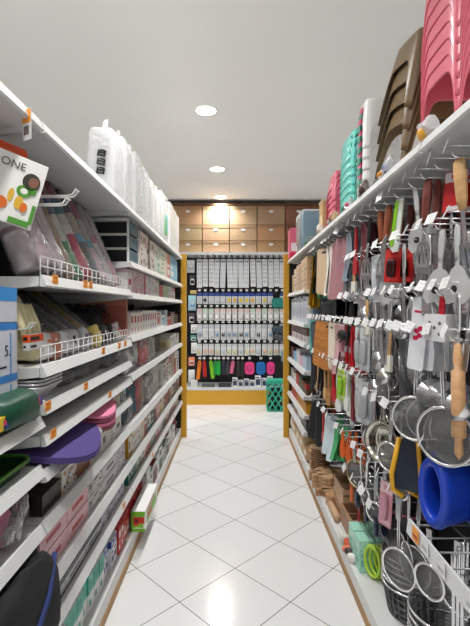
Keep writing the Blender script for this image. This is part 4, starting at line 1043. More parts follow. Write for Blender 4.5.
def tool_sieve(nm, r, ln, hm=STEEL, dep=.055, rim=CHROME):
    m = MB(); T = Matrix.Translation((0, 0, -ln)) @ Matrix.Rotation(math.radians(-90), 4, 'Y')
    prof = [(0, -dep)] + [(r * math.cos(a), -dep * math.sin(a)) for a in [PI / 2 * k / 7 for k in range(6, -1, -1)]]
    m.lathe(prof, 24, 0, T)
    q = MB(); q.tube([(0, r * math.cos(2 * PI * k / 30), -ln + r * math.sin(2 * PI * k / 30)) for k in range(30)], .0055, 7, 0, True)
    g = MB(); g.tube([(0, .004, -ln + r), (0, .004, -.06), (0, 0, -.02), (0, -.004, -.06), (0, -.004, -ln + r)], .0035, 6); g.box(-.004, .004, -.011, .011, -.10, -.01)
    kind(nm, 'sieve', m.mesh('sieve', MESHD), [('rim', q.mesh('rim', rim)), ('handle', g.mesh('handle', hm))])
tool_sieve('sieve', .078, .30); tool_sieve('large_sieve', .092, .31); tool_sieve('small_sieve', .045, .20); tool_sieve('low_sieve', .06, .20); tool_sieve('gold_sieve', .075, .16, STEEL, .04, M((205, 190, 150), .25, 1.0, 'gold_rim'))
m = MB()
for k in range(5):
    a = PI * k / 5; w_ = .03
    m.tube([(w_ * math.sin(t) * math.cos(a), w_ * math.sin(t) * math.sin(a), -.11 - .15 * (t / PI if True else 0)) if False else (w_ * s * math.cos(a), w_ * s * math.sin(a), z) for s, z in ((.12, -.1), (.5, -.15), (.95, -.2), (.9, -.235), (.5, -.258), (0, -.265), (-.5, -.258), (-.9, -.235), (-.95, -.2), (-.5, -.15), (-.12, -.1))], .0018, 4)
kind('whisk', 'whisk', m.mesh('whisk', STEEL), [('handle', grip(.12, .010, STEEL))])
m = MB()
for k in range(14):
    y = -.02 + .04 * k / 13; m.tube([(.004 * math.sin(k), y * .5, -.09), (.008 * math.cos(k * 2), y, -.27 - .01 * math.sin(k * 3))], .0017, 4)
strip(m, 0, -.1, .012)
kind('wire_tool', 'wire_skewers', m.mesh('wire_skewers', STEELD), [], 'skewers')
def tool_tongs(nm, hm, ln=.26):
    m = MB()
    for s in (-1, 1):
        m.prism([(s * .004, 0), (s * .012, -.02), (s * .026, -ln * .7), (s * .03, -ln), (s * .014, -ln), (s * .014, -ln * .7), (s * .004, -.03)], -.006, .006, 'x')
    kind(nm, 'tongs', m.mesh('tongs', hm), [('tip', (lambda q: (q.box(-.007, .007, .011, .033, -ln - .035, -ln, 0), q.box(-.007, .007, -.033, -.011, -ln - .035, -ln, 0), q)[2])(MB()).mesh('tip', STEEL))])
tool_tongs('steel_tongs', STEEL); tool_tongs('red_tongs', M((196, 36, 44), .4)); tool_tongs('black_tongs', M((40, 40, 42), .5)); tool_tongs('maroon_tongs', M((120, 30, 44), .4))
def tool_spoon(nm, c, mat_=None, ln=.30, w=.032, hh=.09, name='spoon'):
    m = MB(); mt = mat_ or M(c, .45)
    m.prism([(-.007, 0), (.007, 0), (.009, -ln + hh), (w * .8, -ln + hh * .8), (w, -ln + hh * .45), (w * .8, -ln + hh * .1), (0, -ln), (-w * .8, -ln + hh * .1), (-w, -ln + hh * .45), (-w * .8, -ln + hh * .8), (-.009, -ln + hh)], -.006, .006, 'x')
    kind(nm, name, m.mesh(name, mt), [])
tool_spoon('white_spoon', (232, 232, 230)); tool_spoon('wooden_spoon', None, TANW); tool_spoon('wooden_paddle', None, wood((176, 128, 78), 'paddle_wood'), .32, .036, .13, 'paddle'); tool_spoon('red_spatula', (190, 36, 44), None, .26, .03, .1, 'spatula')
tool_spoon('orange_tool', (226, 100, 36), None, .16, .022, .12, 'peeler'); tool_spoon('white_green_spatula', (226, 232, 226), None, .24, .03, .09, 'spatula')
m = MB(); m.prism([(-.02, 0), (.02, 0), (.034, -.20), (.02, -.215), (-.012, -.21)], -.003, .003, 'x', 0); m.prism([(.004, -.01), (.022, -.01), (.036, -.19), (.018, -.19)], -.006, -.0031, 'x', 1)
kind('lime_peeler', 'peeler', m.mesh('peeler', [P_((226, 228, 222)), P_((150, 205, 40))]), [])
def card_pack(nm, w, h, cols, body=True, name='blister_pack'):
    m = MB(); m.prism(rrect(w, h, .006, 2, 0, -h / 2), 0, .0015, 'x', 0)
    m.box(-.0006, 0, -w * .5 + .002, w * .5 - .002, -h * .26, -.003, 1)
    m.box(-.001, -.0006, -w * .3, w * .2, -h * .18, -h * .08, 0)
    m.box(-.001, 0, -w * .35, w * .3, -h * .95, -h * .85, 1)
    ex = []
    if body:
        q = MB(); q.soft(.02, w * .55, h * .55, .5, 12, 8, 0, 0, Matrix.Translation((-.010, 0, -h * .58))); ex = [('blister', q.mesh('blister', film(cols[2], .9, .15, 'blister')))]
    kind(nm, name, m.mesh(name, [P_(cols[0]), P_(cols[1])]), ex, 'pack')
card_pack('red_pack', .075, .14, [(208, 44, 44), (226, 90, 80), (60, 24, 24)]); card_pack('white_pack', .07, .22, [(226, 228, 230), (210, 212, 216), (196, 198, 202)]); card_pack('grey_pack', .07, .2, [(190, 192, 194), (215, 215, 216), (130, 132, 134)])
card_pack('red_card', .09, .13, [(205, 40, 50), (226, 220, 220), (220, 70, 80)], False, 'card'); card_pack('dark_pack', .1, .14, [(36, 50, 70), (70, 80, 100), (46, 56, 80)]); card_pack('clear_pack', .10, .22, [(200, 202, 204), (226, 228, 230), (176, 178, 180)])
card_pack('pink_pack', .07, .2, [(220, 170, 180), (236, 210, 215), (205, 150, 165)]); card_pack('lime_pack', .08, .2, [(196, 226, 90), (226, 240, 180), (150, 205, 60)])
m = MB(); m.prism(rrect(.062, .26, .01, 3, 0, -.13), -.004, .004, 'x', 0); m.box(-.0048, -.0041, -.022, .022, -.055, -.047, 1)
for (yy, zz) in ((-.008, -.11), (.006, -.12), (-.006, -.135), (.008, -.145)): m.prism([(yy + .011 * math.cos(k * PI / 5), zz + .009 * math.sin(k * PI / 5)) for k in range(10)], -.0048, -.0041, 'x', 1)
kind('logo_pack', 'long_pack', m.mesh('long_pack', [M((222, 224, 228), .3), P_((205, 50, 100))]), [], 'pack')
m = MB(); m.prism(rrect(.085, .085, .006, 3, 0, -.10), -.03, .03, 'x', 0)
for (a, b) in ((-.02, -.085), (.02, -.085), (0, -.10), (-.02, -.118), (.02, -.118)): m.prism([(a + .006 * math.cos(k * PI / 5), b + .006 * math.sin(k * PI / 5)) for k in range(10)], -.0306, -.03, 'x', 1)
m.box(-.004, .004, -.009, .009, -.06, 0, 2)
kind('dotted_box', 'dotted_box', m.mesh('dotted_box', [P_((226, 226, 226)), P_((120, 120, 120)), P_((190, 30, 60))]), [], 'box')
def cloth(nm, c, w=.13, ln=.34, name='hanging_cloth', th=.022, cat='cloth'):
    m = MB()
    f = lambda u, v, s: (s * th * (.35 + .65 * v) * (.6 + .4 * math.sin(u * 9 + v * 2)) + .01 * math.sin(v * 4), (u - .5) * w * (.55 + .45 * min(1, v * 2.2)), -.005 - v * ln - .02 * math.sin(u * 3) * v)
    m.grid(lambda u, v: f(u, v, -1), 12, 10); m.grid(lambda u, v: f(1 - u, v, 1), 12, 10)
    kind(nm, name, m.mesh(name, M(c, .85, 0, 'textile', .12, 40)), [], cat)
cloth('mauve_cloth', (166, 118, 124), .2, .36); cloth('cream_cloth', (226, 216, 202), .15, .34); cloth('white_cloth', (232, 228, 222), .14, .33); cloth('yellow_cloth', (222, 178, 24), .2, .42); cloth('slate_mitt', (130, 140, 150), .13, .26, 'oven_mitt', .03, 'mitt')
cloth('maroon_cloth', (92, 34, 44), .12, .26); cloth('white_mesh', (200, 214, 220), .13, .26, 'mesh_scrubber', .03, 'scrubber'); cloth('green_mesh', (80, 170, 110), .16, .2, 'mesh_scrubber', .04, 'scrubber'); cloth('black_cloth', (30, 30, 32), .14, .3); cloth('rose_cloth', (205, 160, 165), .13, .3); cloth('navy_cloth', (36, 44, 70), .18, .24)
def board(nm, c, w=.2, h=.32, mat_=None, hole=True, name='cutting_board'):
    m = MB(); m.prism(rrect(w, h, .03, 4, 0, -h / 2), -.006, .006, 'x', 0); m.prism(rrect(.05, .016, .008, 3, 0, -.03), -.0066, .0066, 'x', 1)
    m.prism(rrect(w * .86, h * .84, .02, 4, 0, -h * .53), -.0066, -.006, 'x', 2)
    cc = c or (190, 128, 66)
    kind(nm, name, m.mesh(name, [mat_ or M(c, .45), M((40, 36, 34), .6), mat_ or M(tuple(min(255, int(v * 1.04)) for v in cc), .45)]), [], 'board')
board('green_board', (76, 176, 116), .16, .36); board('beige_board', (205, 178, 148), .17, .34); board('brown_board', None, .2, .34, wood((196, 130, 66), 'board_wood')); board('teal_board', (40, 168, 160), .22, .30); board('dark_board', (40, 42, 46), .2, .32); board('ivory_board', (228, 218, 200), .17, .32); board('grey_board', (84, 86, 90), .18, .32)
m = MB(); m.soft(.05, .12, .06, .7, 12, 8, .008, 0, Matrix.Translation((0, 0, -.20)))
for k in range(60):
    a = RND.uniform(0, 2 * PI); b = RND.uniform(-1, 1); m.tube([(0, 0, -.20), (.035 * math.cos(a), .075 * math.sin(a), -.20 - .05 * abs(b))], .0016, 3)
strip(m, 0, -.17, .012)
kind('black_brush', 'brush', m.mesh('brush', M((30, 30, 32), .7)), [], 'brush')
m = MB(); m.lathe([(0, 0), (.010, -.004), (.014, -.05), (.010, -.08), (.019, -.085), (.021, -.28), (.011, -.285), (.013, -.33), (0, -.35)][::-1], 16)
kind('rolling_pin', 'rolling_pin', m.mesh('rolling_pin', wood((214, 168, 122), 'pin_wood')), [('hanging_loop', (lambda q: (q.tube([(0, 0, -.005), (0, .012, .01), (0, 0, .02), (0, -.012, .01)], .002, 5, 0, True), q)[1])(MB()).mesh('loop', TAGW))], 'rolling pin')
m = MB(); m.lathe([(.028, -.17), (.040, -.16), (.044, -.14), (.038, -.138), (.0, -.14)], 18, 0, Matrix.Identity(4), 1); strip(m, 0, -.14, .02)
kind('wood_brush', 'pastry_brush', (lambda q: (strip(q, -.10, -.17, .04, 0, .014), q)[1])(MB()).mesh('pastry_brush', M((226, 222, 210), .7)), [('handle', grip(.12, .012, TANW))], 'brush')
m = MB(); T = Matrix.Translation((0, 0, -.17)) @ Matrix.Rotation(math.radians(-86), 4, 'Y')
m.lathe([(0, -.06), (.05, -.058), (.078, -.03), (.086, 0), (.094, .002), (.094, .006), (.085, .004), (.076, -.026), (.05, -.054), (0, -.056)], 30, 0, T)
m.tube([(0, .012, -.085), (0, .008, -.03), (0, 0, 0), (0, -.008, -.03), (0, -.012, -.085)], .003, 5)
kind('steel_bowl', 'steel_bowl', m.mesh('steel_bowl', M((190, 186, 176), .12, 1.0, 'polished')), [], 'bowl')

RORD = ['top', 'second', 'third', 'fourth', 'fifth', 'sixth', 'lowest']
POS = ['frontmost', 'second back', 'third back', 'fourth back', 'fifth back', 'sixth back', 'seventh back']
cnt = {}
NICE = {'maroon_turner': 'slotted steel turner with maroon wood handle', 'brown_turner': 'slotted turner with brown wood handle', 'tan_turner': 'large turner with thick tan wood handle', 'beech_turner': 'turner with pale wood handle',
        'steel_turner': 'slotted all steel turner', 'wide_turner': 'wide solid steel turner', 'black_turner': 'steel turner with black handle', 'slicer': 'broad steel slicer', 'white_turner': 'turner with white handle', 'scoop': 'pale satin steel scoop', 'steel_ladle': 'steel ladle', 'big_ladle': 'big steel ladle',
        'maroon_ladle': 'steel ladle with maroon handle', 'spoon': 'shiny steel spoon', 'serving_spoon': 'shiny broad serving spoon', 'skimmer': 'round wire skimmer', 'sieve': 'round steel mesh sieve', 'large_sieve': 'large round mesh sieve',
        'small_sieve': 'small wire mesh sieve', 'low_sieve': 'mid sized mesh sieve', 'gold_sieve': 'gold rimmed flour sieve', 'whisk': 'steel wire whisk', 'wire_tool': 'bundle of steel skewers', 'steel_tongs': 'steel tongs', 'red_tongs': 'red handled tongs',
        'black_tongs': 'black handled tongs', 'maroon_tongs': 'maroon handled tongs', 'white_spoon': 'white plastic spoon', 'wooden_spoon': 'wooden spoon', 'wooden_paddle': 'wooden paddle', 'red_spatula': 'red spatula', 'orange_tool': 'orange handled peeler',
        'white_green_spatula': 'white spatula', 'lime_peeler': 'white and lime peeler', 'red_pack': 'bright red blister pack', 'white_pack': 'white blister pack', 'grey_pack': 'grey blister pack', 'red_card': 'red card pack', 'dark_pack': 'dark navy pack',
        'clear_pack': 'clear grey pack', 'pink_pack': 'pale pink pack', 'lime_pack': 'lime green pack', 'logo_pack': 'long white pack with pink mark', 'dotted_box': 'white cube box with grey dots', 'mauve_cloth': 'mauve hanging cloth', 'cream_cloth': 'cream hanging cloth',
        'white_cloth': 'white hanging cloth', 'yellow_cloth': 'bright yellow hanging cloth', 'slate_mitt': 'slate oven mitt', 'maroon_cloth': 'dark maroon cloth', 'white_mesh': 'pale mesh scrubber', 'green_mesh': 'green mesh scrubber', 'black_cloth': 'black cloth',
        'rose_cloth': 'rose cloth', 'navy_cloth': 'navy cloth', 'green_board': 'green cutting board', 'beige_board': 'beige cutting board', 'brown_board': 'brown wooden board', 'teal_board': 'teal board', 'dark_board': 'black board', 'ivory_board': 'ivory board',
        'grey_board': 'dark grey board', 'black_brush': 'black bristle brush', 'rolling_pin': 'wooden rolling pin', 'wood_brush': 'wood handled pastry brush', 'steel_bowl': 'polished steel bowl'}
def hook_items(row, z, y, items, x0=None, tags_=True, dx=.042, rz0=0.0, orange=False):
    """items: kinds from the front of the hook backwards"""
    i = cnt.get(row, 0); cnt[row] = i + 1
    hk_ = link('peg_hook', hookR, None, (TIP, y, z))
    if tags_: link('price_tag', tagO if orange else tagR, hk_, (0, 0, 0), (RND.uniform(-.3, .3), RND.uniform(-.12, .12), RND.uniform(-.5, .35)))
    tag(hk_, 'steel hook with %s price tag, %s along, %s right row' % ('orange' if orange else 'white', ORD[i], RORD[row]), 'hook', 'tagged hooks of the right side')
    x = TIP + .028 if x0 is None else x0
    for q, k in enumerate(items):
        if k:
            name, root, extra, cat = KIND[k]
            rz = rz0 + RND.uniform(-.35, .35)
            o = link(name, root, None, (x, y + RND.uniform(-.008, .008), z - .003 - .001 * q), (RND.uniform(-.13, .13), 0, rz))
            for (pn, me) in extra: link(pn, me, o)
            tag(o, '%s, %s on %s hook of %s right row' % (NICE[k], POS[q], ORD[i], RORD[row]), cat, '%ss on the right hooks' % NICE[k] if not NICE[k].endswith('s') else NICE[k] + ' on the right hooks')
        x += dx
R1, R2, R3, R4, R5, R6, R7 = 1.942, 1.75, 1.54, 1.40, 1.07, .745, .56
# top row
for y, it in ((1.265, ['tan_turner', 'tan_turner']), (1.37, [None, 'red_card', 'red_card']), (1.475, ['maroon_turner'] * 6), (1.575, ['scoop', 'scoop', 'steel_turner', 'steel_turner']), (1.72, ['lime_peeler', None, 'maroon_turner']), (1.84, ['brown_turner', 'brown_turner', 'maroon_turner']),
              (1.96, ['brown_turner', 'beech_turner', 'maroon_turner']), (2.09, ['black_turner', 'black_turner', 'maroon_turner']), (2.21, ['maroon_cloth', 'maroon_cloth']), (2.34, ['red_spatula', 'beech_turner', 'black_turner']), (2.48, ['slate_mitt', 'slate_mitt']),
              (2.66, ['mauve_cloth', 'mauve_cloth']), (2.82, ['mauve_cloth', 'rose_cloth']), (2.95, ['cream_cloth', 'white_cloth']), (3.06, ['white_cloth', 'white_cloth']), (3.17, ['beige_board', 'beige_board']), (3.28, ['dark_board', 'black_cloth']), (3.40, ['green_board', 'green_board', 'green_board']),
              (3.52, ['black_cloth', 'dark_board']), (3.64, ['yellow_cloth', 'yellow_cloth'])):
    hook_items(0, R1, y, it, dx=.034 if len(it) > 4 else .045, rz0=.45 if y < 2.2 else .1)
# second row
for y, it in ((1.27, ['scoop', 'scoop', 'scoop']), (1.37, ['scoop', 'white_turner', 'wide_turner', 'steel_turner']), (1.46, ['wide_turner', 'steel_turner', 'steel_turner', 'wide_turner']), (1.57, [None, 'skimmer', 'spoon']), (1.68, ['steel_ladle', 'steel_ladle', 'steel_ladle']), (1.79, ['red_pack', 'red_pack', 'skimmer']),
              (1.90, ['scoop', 'scoop', 'spoon']), (2.02, ['white_pack', 'steel_tongs', 'steel_ladle']), (2.14, ['serving_spoon', 'skimmer', 'whisk']), (2.26, ['white_turner', 'scoop', 'steel_ladle']), (2.38, ['wood_brush', 'steel_tongs', 'spoon']), (2.50, ['grey_pack', 'white_pack', 'spoon'])):
    hook_items(1, R2, y, it, rz0=.5)
# third row
for y, it in ((1.27, ['steel_ladle', 'steel_ladle', None, 'big_ladle']), (1.36, ['dotted_box', None, 'big_ladle', 'big_ladle']), (1.45, ['big_ladle', 'big_ladle', 'steel_ladle']), (1.52, ['logo_pack', 'logo_pack', 'logo_pack']), (1.61, ['serving_spoon', 'serving_spoon', 'skimmer']), (1.71, ['wire_tool', 'whisk', 'wire_tool']), (1.81, ['steel_ladle', 'steel_ladle']),
              (1.92, ['steel_tongs', 'whisk', 'skimmer']), (2.03, ['serving_spoon', 'serving_spoon', 'spoon']), (2.15, ['wood_brush', 'steel_tongs', 'spoon']), (2.28, ['steel_turner', 'black_turner']), (2.42, ['black_tongs', 'black_turner']), (2.55, ['black_brush', 'black_brush'])):
    hook_items(2, R3, y, it, rz0=.45)
# fourth row
for y, it in ((1.275, ['rolling_pin', None, None, 'large_sieve']), (1.38, ['large_sieve', 'large_sieve', 'sieve']), (1.555, ['sieve', 'sieve', 'sieve']), (1.66, [None, 'wire_tool', 'skimmer']), (1.73, ['wire_tool', 'wire_tool', 'whisk']), (1.83, ['wood_brush', 'wire_tool', 'wood_brush']),
              (1.94, ['skimmer', 'whisk', 'steel_ladle']), (2.05, ['serving_spoon', 'wire_tool', 'skimmer']), (2.17, ['clear_pack', 'clear_pack', 'steel_ladle']), (2.29, ['clear_pack', 'red_tongs', 'clear_pack']), (2.41, ['red_tongs', 'red_tongs', 'maroon_tongs']), (2.53, ['red_tongs', 'maroon_tongs', 'red_tongs']), (2.66, ['pink_pack', 'red_spatula']),
              (2.78, ['rose_cloth', 'pink_pack']), (2.90, ['ivory_board', 'ivory_board']), (3.02, ['brown_board', 'brown_board', 'brown_board']), (3.14, ['brown_board', 'grey_board']), (3.26, ['dark_board', 'dark_board']), (3.38, ['grey_board', 'dark_board']), (3.50, ['dark_board', 'black_cloth']), (3.63, ['teal_board', 'teal_board'])):
    hook_items(3, R4, y, it, rz0=.85 if y < 1.6 else .25)
# fifth row
for y, it in ((1.80, ['low_sieve', 'sieve', 'low_sieve']), (1.90, ['steel_bowl', 'steel_bowl', 'low_sieve']), (2.04, ['low_sieve', 'small_sieve', 'low_sieve']), (2.16, ['clear_pack', 'skimmer', 'small_sieve']), (2.28, ['clear_pack', 'clear_pack', 'steel_tongs']), (2.40, ['maroon_tongs', 'clear_pack', 'clear_pack']),
              (2.52, ['white_green_spatula', 'clear_pack', 'clear_pack']), (2.65, ['lime_pack', 'white_spoon', 'lime_pack']), (2.77, ['white_spoon', 'white_spoon', 'red_spatula']), (2.89, ['red_spatula', 'maroon_tongs', 'red_spatula']), (3.02, ['wooden_paddle', 'wooden_paddle', 'wooden_spoon']), (3.14, ['wooden_spoon', 'wooden_spoon', 'wooden_paddle']),
              (3.27, ['black_tongs', 'black_cloth']), (3.40, ['wooden_spoon', 'black_tongs']), (3.53, ['black_tongs', 'black_cloth']), (3.65, ['black_cloth', 'black_tongs'])):
    hook_items(4, R5 if y < 2.1 else 1.13, y, it, rz0=.45 if y < 2.2 else .1)
# sixth row
for y, it in ((1.72, ['sieve', 'skimmer', 'sieve']), (1.86, ['pink_pack', 'skimmer', 'wire_tool']), (1.99, ['small_sieve', 'skimmer', 'whisk']), (2.12, ['small_sieve', 'low_sieve', 'small_sieve']), (2.25, ['small_sieve', 'low_sieve', 'small_sieve']), (2.38, ['gold_sieve', 'small_sieve', 'small_sieve']), (2.50, ['orange_tool', 'orange_tool', 'orange_tool']),
              (2.62, ['orange_tool', 'orange_tool', 'orange_tool']), (2.76, ['green_mesh', 'green_mesh', 'white_mesh']), (2.90, ['white_mesh', 'green_mesh', 'white_mesh']), (3.05, ['white_mesh', 'white_mesh', 'green_mesh']), (3.2, ['red_spatula', 'black_tongs', 'red_spatula']), (3.36, ['black_cloth', 'black_cloth']), (3.52, ['black_cloth', 'black_tongs'])):
    hook_items(5, R6, y, it, rz0=.3)
# lowest row
for y, it in ((1.98, ['dark_pack', 'dark_pack', 'skimmer']), (2.13, ['dark_pack', 'dark_pack', 'dark_pack']), (2.28, ['dark_pack', 'dark_pack', 'dark_pack']), (2.43, ['orange_tool', 'red_tongs', 'orange_tool'])):
    hook_items(6, R7, y, it)

# --- big plastic things on near hooks
def ring_basket(loc, rot, a, b, dep, col, label):
    """deep oval plastic hoop with a thick rolled rim"""
    m = MB(); n = 36; prof = [(1.0, 0, .0), (1.05, 0, .012), (1.0, -.02, .022), (.92, -.4, .018), (.86, -1, .0)]
    vs = []; fs = []
    sec = [(1.04, .0), (1.07, -.014), (1.02, -.03), (.98, -dep * .6), (.9, -dep), (.80, -dep), (.80, -dep * .5), (.74, -.02), (.68, .0), (.78, .014), (.94, .016)]
    k = len(sec)
    for q in range(n):
        t = 2 * PI * q / n
        for (s, d) in sec: vs.append((-d, a * s * math.cos(t), b * s * math.sin(t)))
    for q in range(n):
        q2 = (q + 1) % n
        for i in range(k):
            i2 = (i + 1) % k; fs.append((q * k + i, q * k + i2, q2 * k + i2, q2 * k + i))
    m.add(vs, fs, 0, True)
    m.tube([(0, 0, b * .98), (0, 0, b * 1.15)], .012, 8)
    o = m.build('oval_hoop', M(col, .3, 0, 'blue_plastic'), None, loc, rot); tag(o, label, 'hoop', 'blue plastic hoops'); return o
hook_items(4, R5 - .045, 1.425, []); hook_items(4, R5 - .02, 1.65, [])
ring_basket((.665, 1.425, .885), (0, 0, math.radians(14)), .062, .118, .13, (28, 66, 186), 'bright blue oval plastic hoop hanging below the large sieve, front one')
ring_basket((.80, 1.42, .89), (0, 0, math.radians(14)), .064, .12, .13, (24, 56, 165), 'bright blue oval plastic hoop behind the front one, below large sieve')
ring_basket((.935, 1.41, .89), (0, 0, math.radians(14)), .064, .12, .13, (24, 56, 165), 'rearmost blue oval plastic hoop below the large sieve')
for q in range(3):
    r = empty('dustpan', (.675 + q * .06, 1.65, 1.045)); r.rotation_euler = (.04, 0, math.radians(52 + 4 * q)); tag(r, ['dark navy dustpan with yellow edge hanging below the tilted sieve', 'second dark navy dustpan with yellow edge behind the front one', 'rearmost dustpan with orange edge below the tilted sieve'][q], 'dustpan', 'yellow edged dustpans')
    m = MB(); m.prism([(-.035, -.06), (.035, -.06), (.058, -.24), (.05, -.255), (-.05, -.255), (-.058, -.24)], 0, .006, 'x'); m.box(-.008, .012, -.012, .012, -.06, .0, 0); m.build('pan', M((28, 40, 56), .5), r)
    m = MB(); yc = (226, 170, 40) if q < 2 else (214, 120, 40)
    m.tube([(-.004, -.035, -.055), (-.006, -.058, -.24)], .009, 8); m.tube([(-.004, .035, -.055), (-.010, .056, -.20), (-.008, .05, -.262), (-.004, .01, -.28)], .010, 8)
    m.build('edge_strip', M(yc, .45), r)
# --- low wire shelf with nested dark baskets
r = empty('wire_shelf', (FX, .9, .72)); tag(r, 'wire shelf with white price rail at lower right, holding hanging sieves', 'shelf')
m = MB()
for k in range(4): m.tube([(.01 + .15 * k, 0, 0), (.01 + .15 * k, .64, 0)], .004, 6)
for k in range(8): m.tube([(.0, .02 + .085 * k, .006), (RD - .03, .02 + .085 * k, .006)], .003, 5)
m.build('wire_grid', STEELD, r)
m = MB(); m.prism([(-.002, .03), (.006, .03), (.0, -.02), (-.008, -.02)], 0, .62, 'y'); m.build('price_rail', SHELF, r)
for k, (yy, c) in enumerate(((.54, 1), (.47, 0), (.36, 0), (.2, 0))):
    m = MB(); m.box(-.0105, -.009, yy - .025, yy + .025, -.012, .034, 0); m.box(-.0112, -.0106, yy - .018, yy + .018, .0, .012, 1)
    m.build('price_tag', [ORANGE if c else TAGW, M((170, 60, 40) if c else (180, 180, 184), .5)], r)
def wire_basket(loc, r0, r1, h, label, dark=True):
    r = empty('wire_basket', loc); tag(r, label, 'basket', 'nested dark wire baskets')
    m = MB(); n = 26
    for k in range(n):
        a = 2 * PI * k / n; m.tube([(r1 * math.cos(a), r1 * math.sin(a), h), (r0 * math.cos(a), r0 * math.sin(a), .006)], .0022, 4)
    for t in (.25, .5, .75):
        rr_ = r0 + (r1 - r0) * t; m.tube([(rr_ * math.cos(2 * PI * k / 28), rr_ * math.sin(2 * PI * k / 28), h * t) for k in range(28)], .0022, 4, 0, True)
    m.build('wire_wall', STEELD, r)
    m = MB(); m.tube([(r1 * math.cos(2 * PI * k / 30), r1 * math.sin(2 * PI * k / 30), h) for k in range(30)], .005, 6, 0, True); m.build('rim', STEEL, r)
    MB().lathe([(0, 0), (r0, 0), (r0, .006), (0, .006)], 26).build('base', STEELD, r)
for k in range(6):
    wire_basket((.80, 1.93, .122 + k * .026), .10, .125, .14, '%s dark wire basket of the nested pile at lower right' % ['lowest', 'second', 'third', 'fourth', 'fifth', 'topmost'][k])
m = MB(); m.lathe([(0, 0), (.10, 0), (.118, .30), (.114, .30), (.097, .006), (0, .006)], 28, 0); m.tube([(.117 * math.cos(2 * PI * k / 28), .117 * math.sin(2 * PI * k / 28), .30) for k in range(28)], .006, 6, 1, True)
tag(m.build('waste_bin', [M((40, 38, 40), .4), M((150, 80, 100), .4)], None, (.80, 1.93, .30)), 'dark round bin with dusky pink rim on top of wire baskets', 'bin')
for k in range(4):
    wire_basket((.80, 1.60, .122 + k * .03), .11, .135, .15, '%s steel wire basket of the pile under the wire shelf' % ['lowest', 'second', 'third', 'topmost'][k])
for q, (x, y) in enumerate(((.70, 1.53), (.76, 1.45), (.84, 1.45))):
    name, root, extra, cat = KIND['low_sieve']; o = link(name, root, None, (x, y, .715), (0, 0, .5))
    for (pn, me) in extra: link(pn, me, o)
    tag(o, '%s mesh sieve hanging from the low wire shelf' % ['frontmost', 'second', 'third'][q], 'sieve', 'sieves under the wire shelf')
for q in range(4):
    name, root, extra, cat = KIND['steel_ladle']; o = link(name, root, None, (.70 + .03 * q, 1.36 + .03 * q, .715), (0, 0, .5))
    for (pn, me) in extra: link(pn, me, o)
    tag(o, '%s steel ladle hanging under the low wire shelf' % ['frontmost', 'second', 'third', 'fourth'][q], 'ladle', 'ladles under the wire shelf')

# ================================================================== RIGHT DECK AND FAR SHELVES
DZ = .121
# wooden plates
WP = wood((196, 162, 128), 'plate_wood')
m = MB(); m.lathe([(0, 0), (.06, 0), (.085, .016), (.082, .018), (.06, .006), (0, .005)], 26); pm = m.mesh('wooden_plate', WP)
for k in range(11):
    o = link('wooden_plate', pm, None, (.72 + RND.uniform(-.005, .005), 3.62 + RND.uniform(-.005, .005), DZ + k * .0185)); tag(o, 'round wooden plate, %s from the bottom of the stack on the right deck' % ORD[k], 'plate', 'stacked round wooden plates')
def oval_board(x, y, z, a, b, th, c, label, rz=0):
    m = MB(); n = 28; m.prism([(a * math.cos(2 * PI * k / n), b * math.sin(2 * PI * k / n)) for k in range(n)], 0, th, 'z'); m.prism([(a * .2 + .0, -b * .0)] + [(a * 1.35, -.02), (a * 1.35, .02)], 0, th, 'z')
    tag(m.build('wooden_board', wood(c, 'board_%d_wood' % c[0]), None, (x, y, z), (0, 0, rz)), label, 'board', 'wooden serving boards on the right deck')
k = 0
for (y, n_, c) in ((3.42, 3, (184, 148, 112)), (3.28, 4, (196, 162, 124)), (3.14, 2, (176, 138, 102))):
    for q in range(n_):
        oval_board(.77, y, DZ + q * .026, .13, .10, .022, c, 'wooden serving board, %s up in the pile %s behind the wooden crates' % (ORD[q], ['farthest', 'middle', 'nearest'][[3.42, 3.28, 3.14].index(y)]), PI); k += 1
def crate(x, y, z, w, d, h, c, label):
    r = empty('wooden_crate', (x, y, z)); tag(r, label, 'crate', 'wooden crates on the right deck')
    wm = wood(c, 'crate_%d_wood' % c[0], 10); m = MB(); t = .01
    m.box(-w / 2, w / 2, -d / 2, -d / 2 + t, 0, h); m.box(-w / 2, w / 2, d / 2 - t, d / 2, 0, h); m.box(-w / 2, -w / 2 + t, -d / 2 + t, d / 2 - t, 0, h); m.box(w / 2 - t, w / 2, -d / 2 + t, d / 2 - t, 0, h)
    m.build('side_board', wm, r); MB().box(-w / 2 + t, w / 2 - t, -d / 2 + t, d / 2 - t, .001, .011).build('bottom_board', wm, r)
    m = MB(); m.box(-w / 2 - .002, w / 2 + .002, -d / 2 - .003, -d / 2 - .0001, h * .48, h * .53); m.build('dark_strip', M((70, 44, 28), .6), r); m = MB(); m.box(-w / 2 + t, w / 2 - t, -.004, .004, .012, h * .9); m.build('divider', wm, r)
crate(.80, 2.86, DZ, .22, .26, .135, (186, 152, 120), 'pale brown wooden crate with divider, behind the dark crate on right deck')
crate(.80, 2.86, DZ + .137, .21, .25, .07, (190, 156, 124), 'shallow wooden crate stacked on the pale crate on right deck')
crate(.79, 2.58, DZ + .022, .24, .24, .125, (158, 120, 90), 'dark brown wooden crate in front of the pale one, right deck')
tag(MB().box(-.125, .125, -.125, .125, 0, .02).build('white_tray', M((226, 224, 218), .5), None, (.79, 2.58, DZ)), 'flat white slab under the dark brown crate', 'tray')
oval_board(.68, 3.0, DZ,   .04, .045, .07, (186, 146, 108), 'round wooden block by the front edge beside the crates', 0)
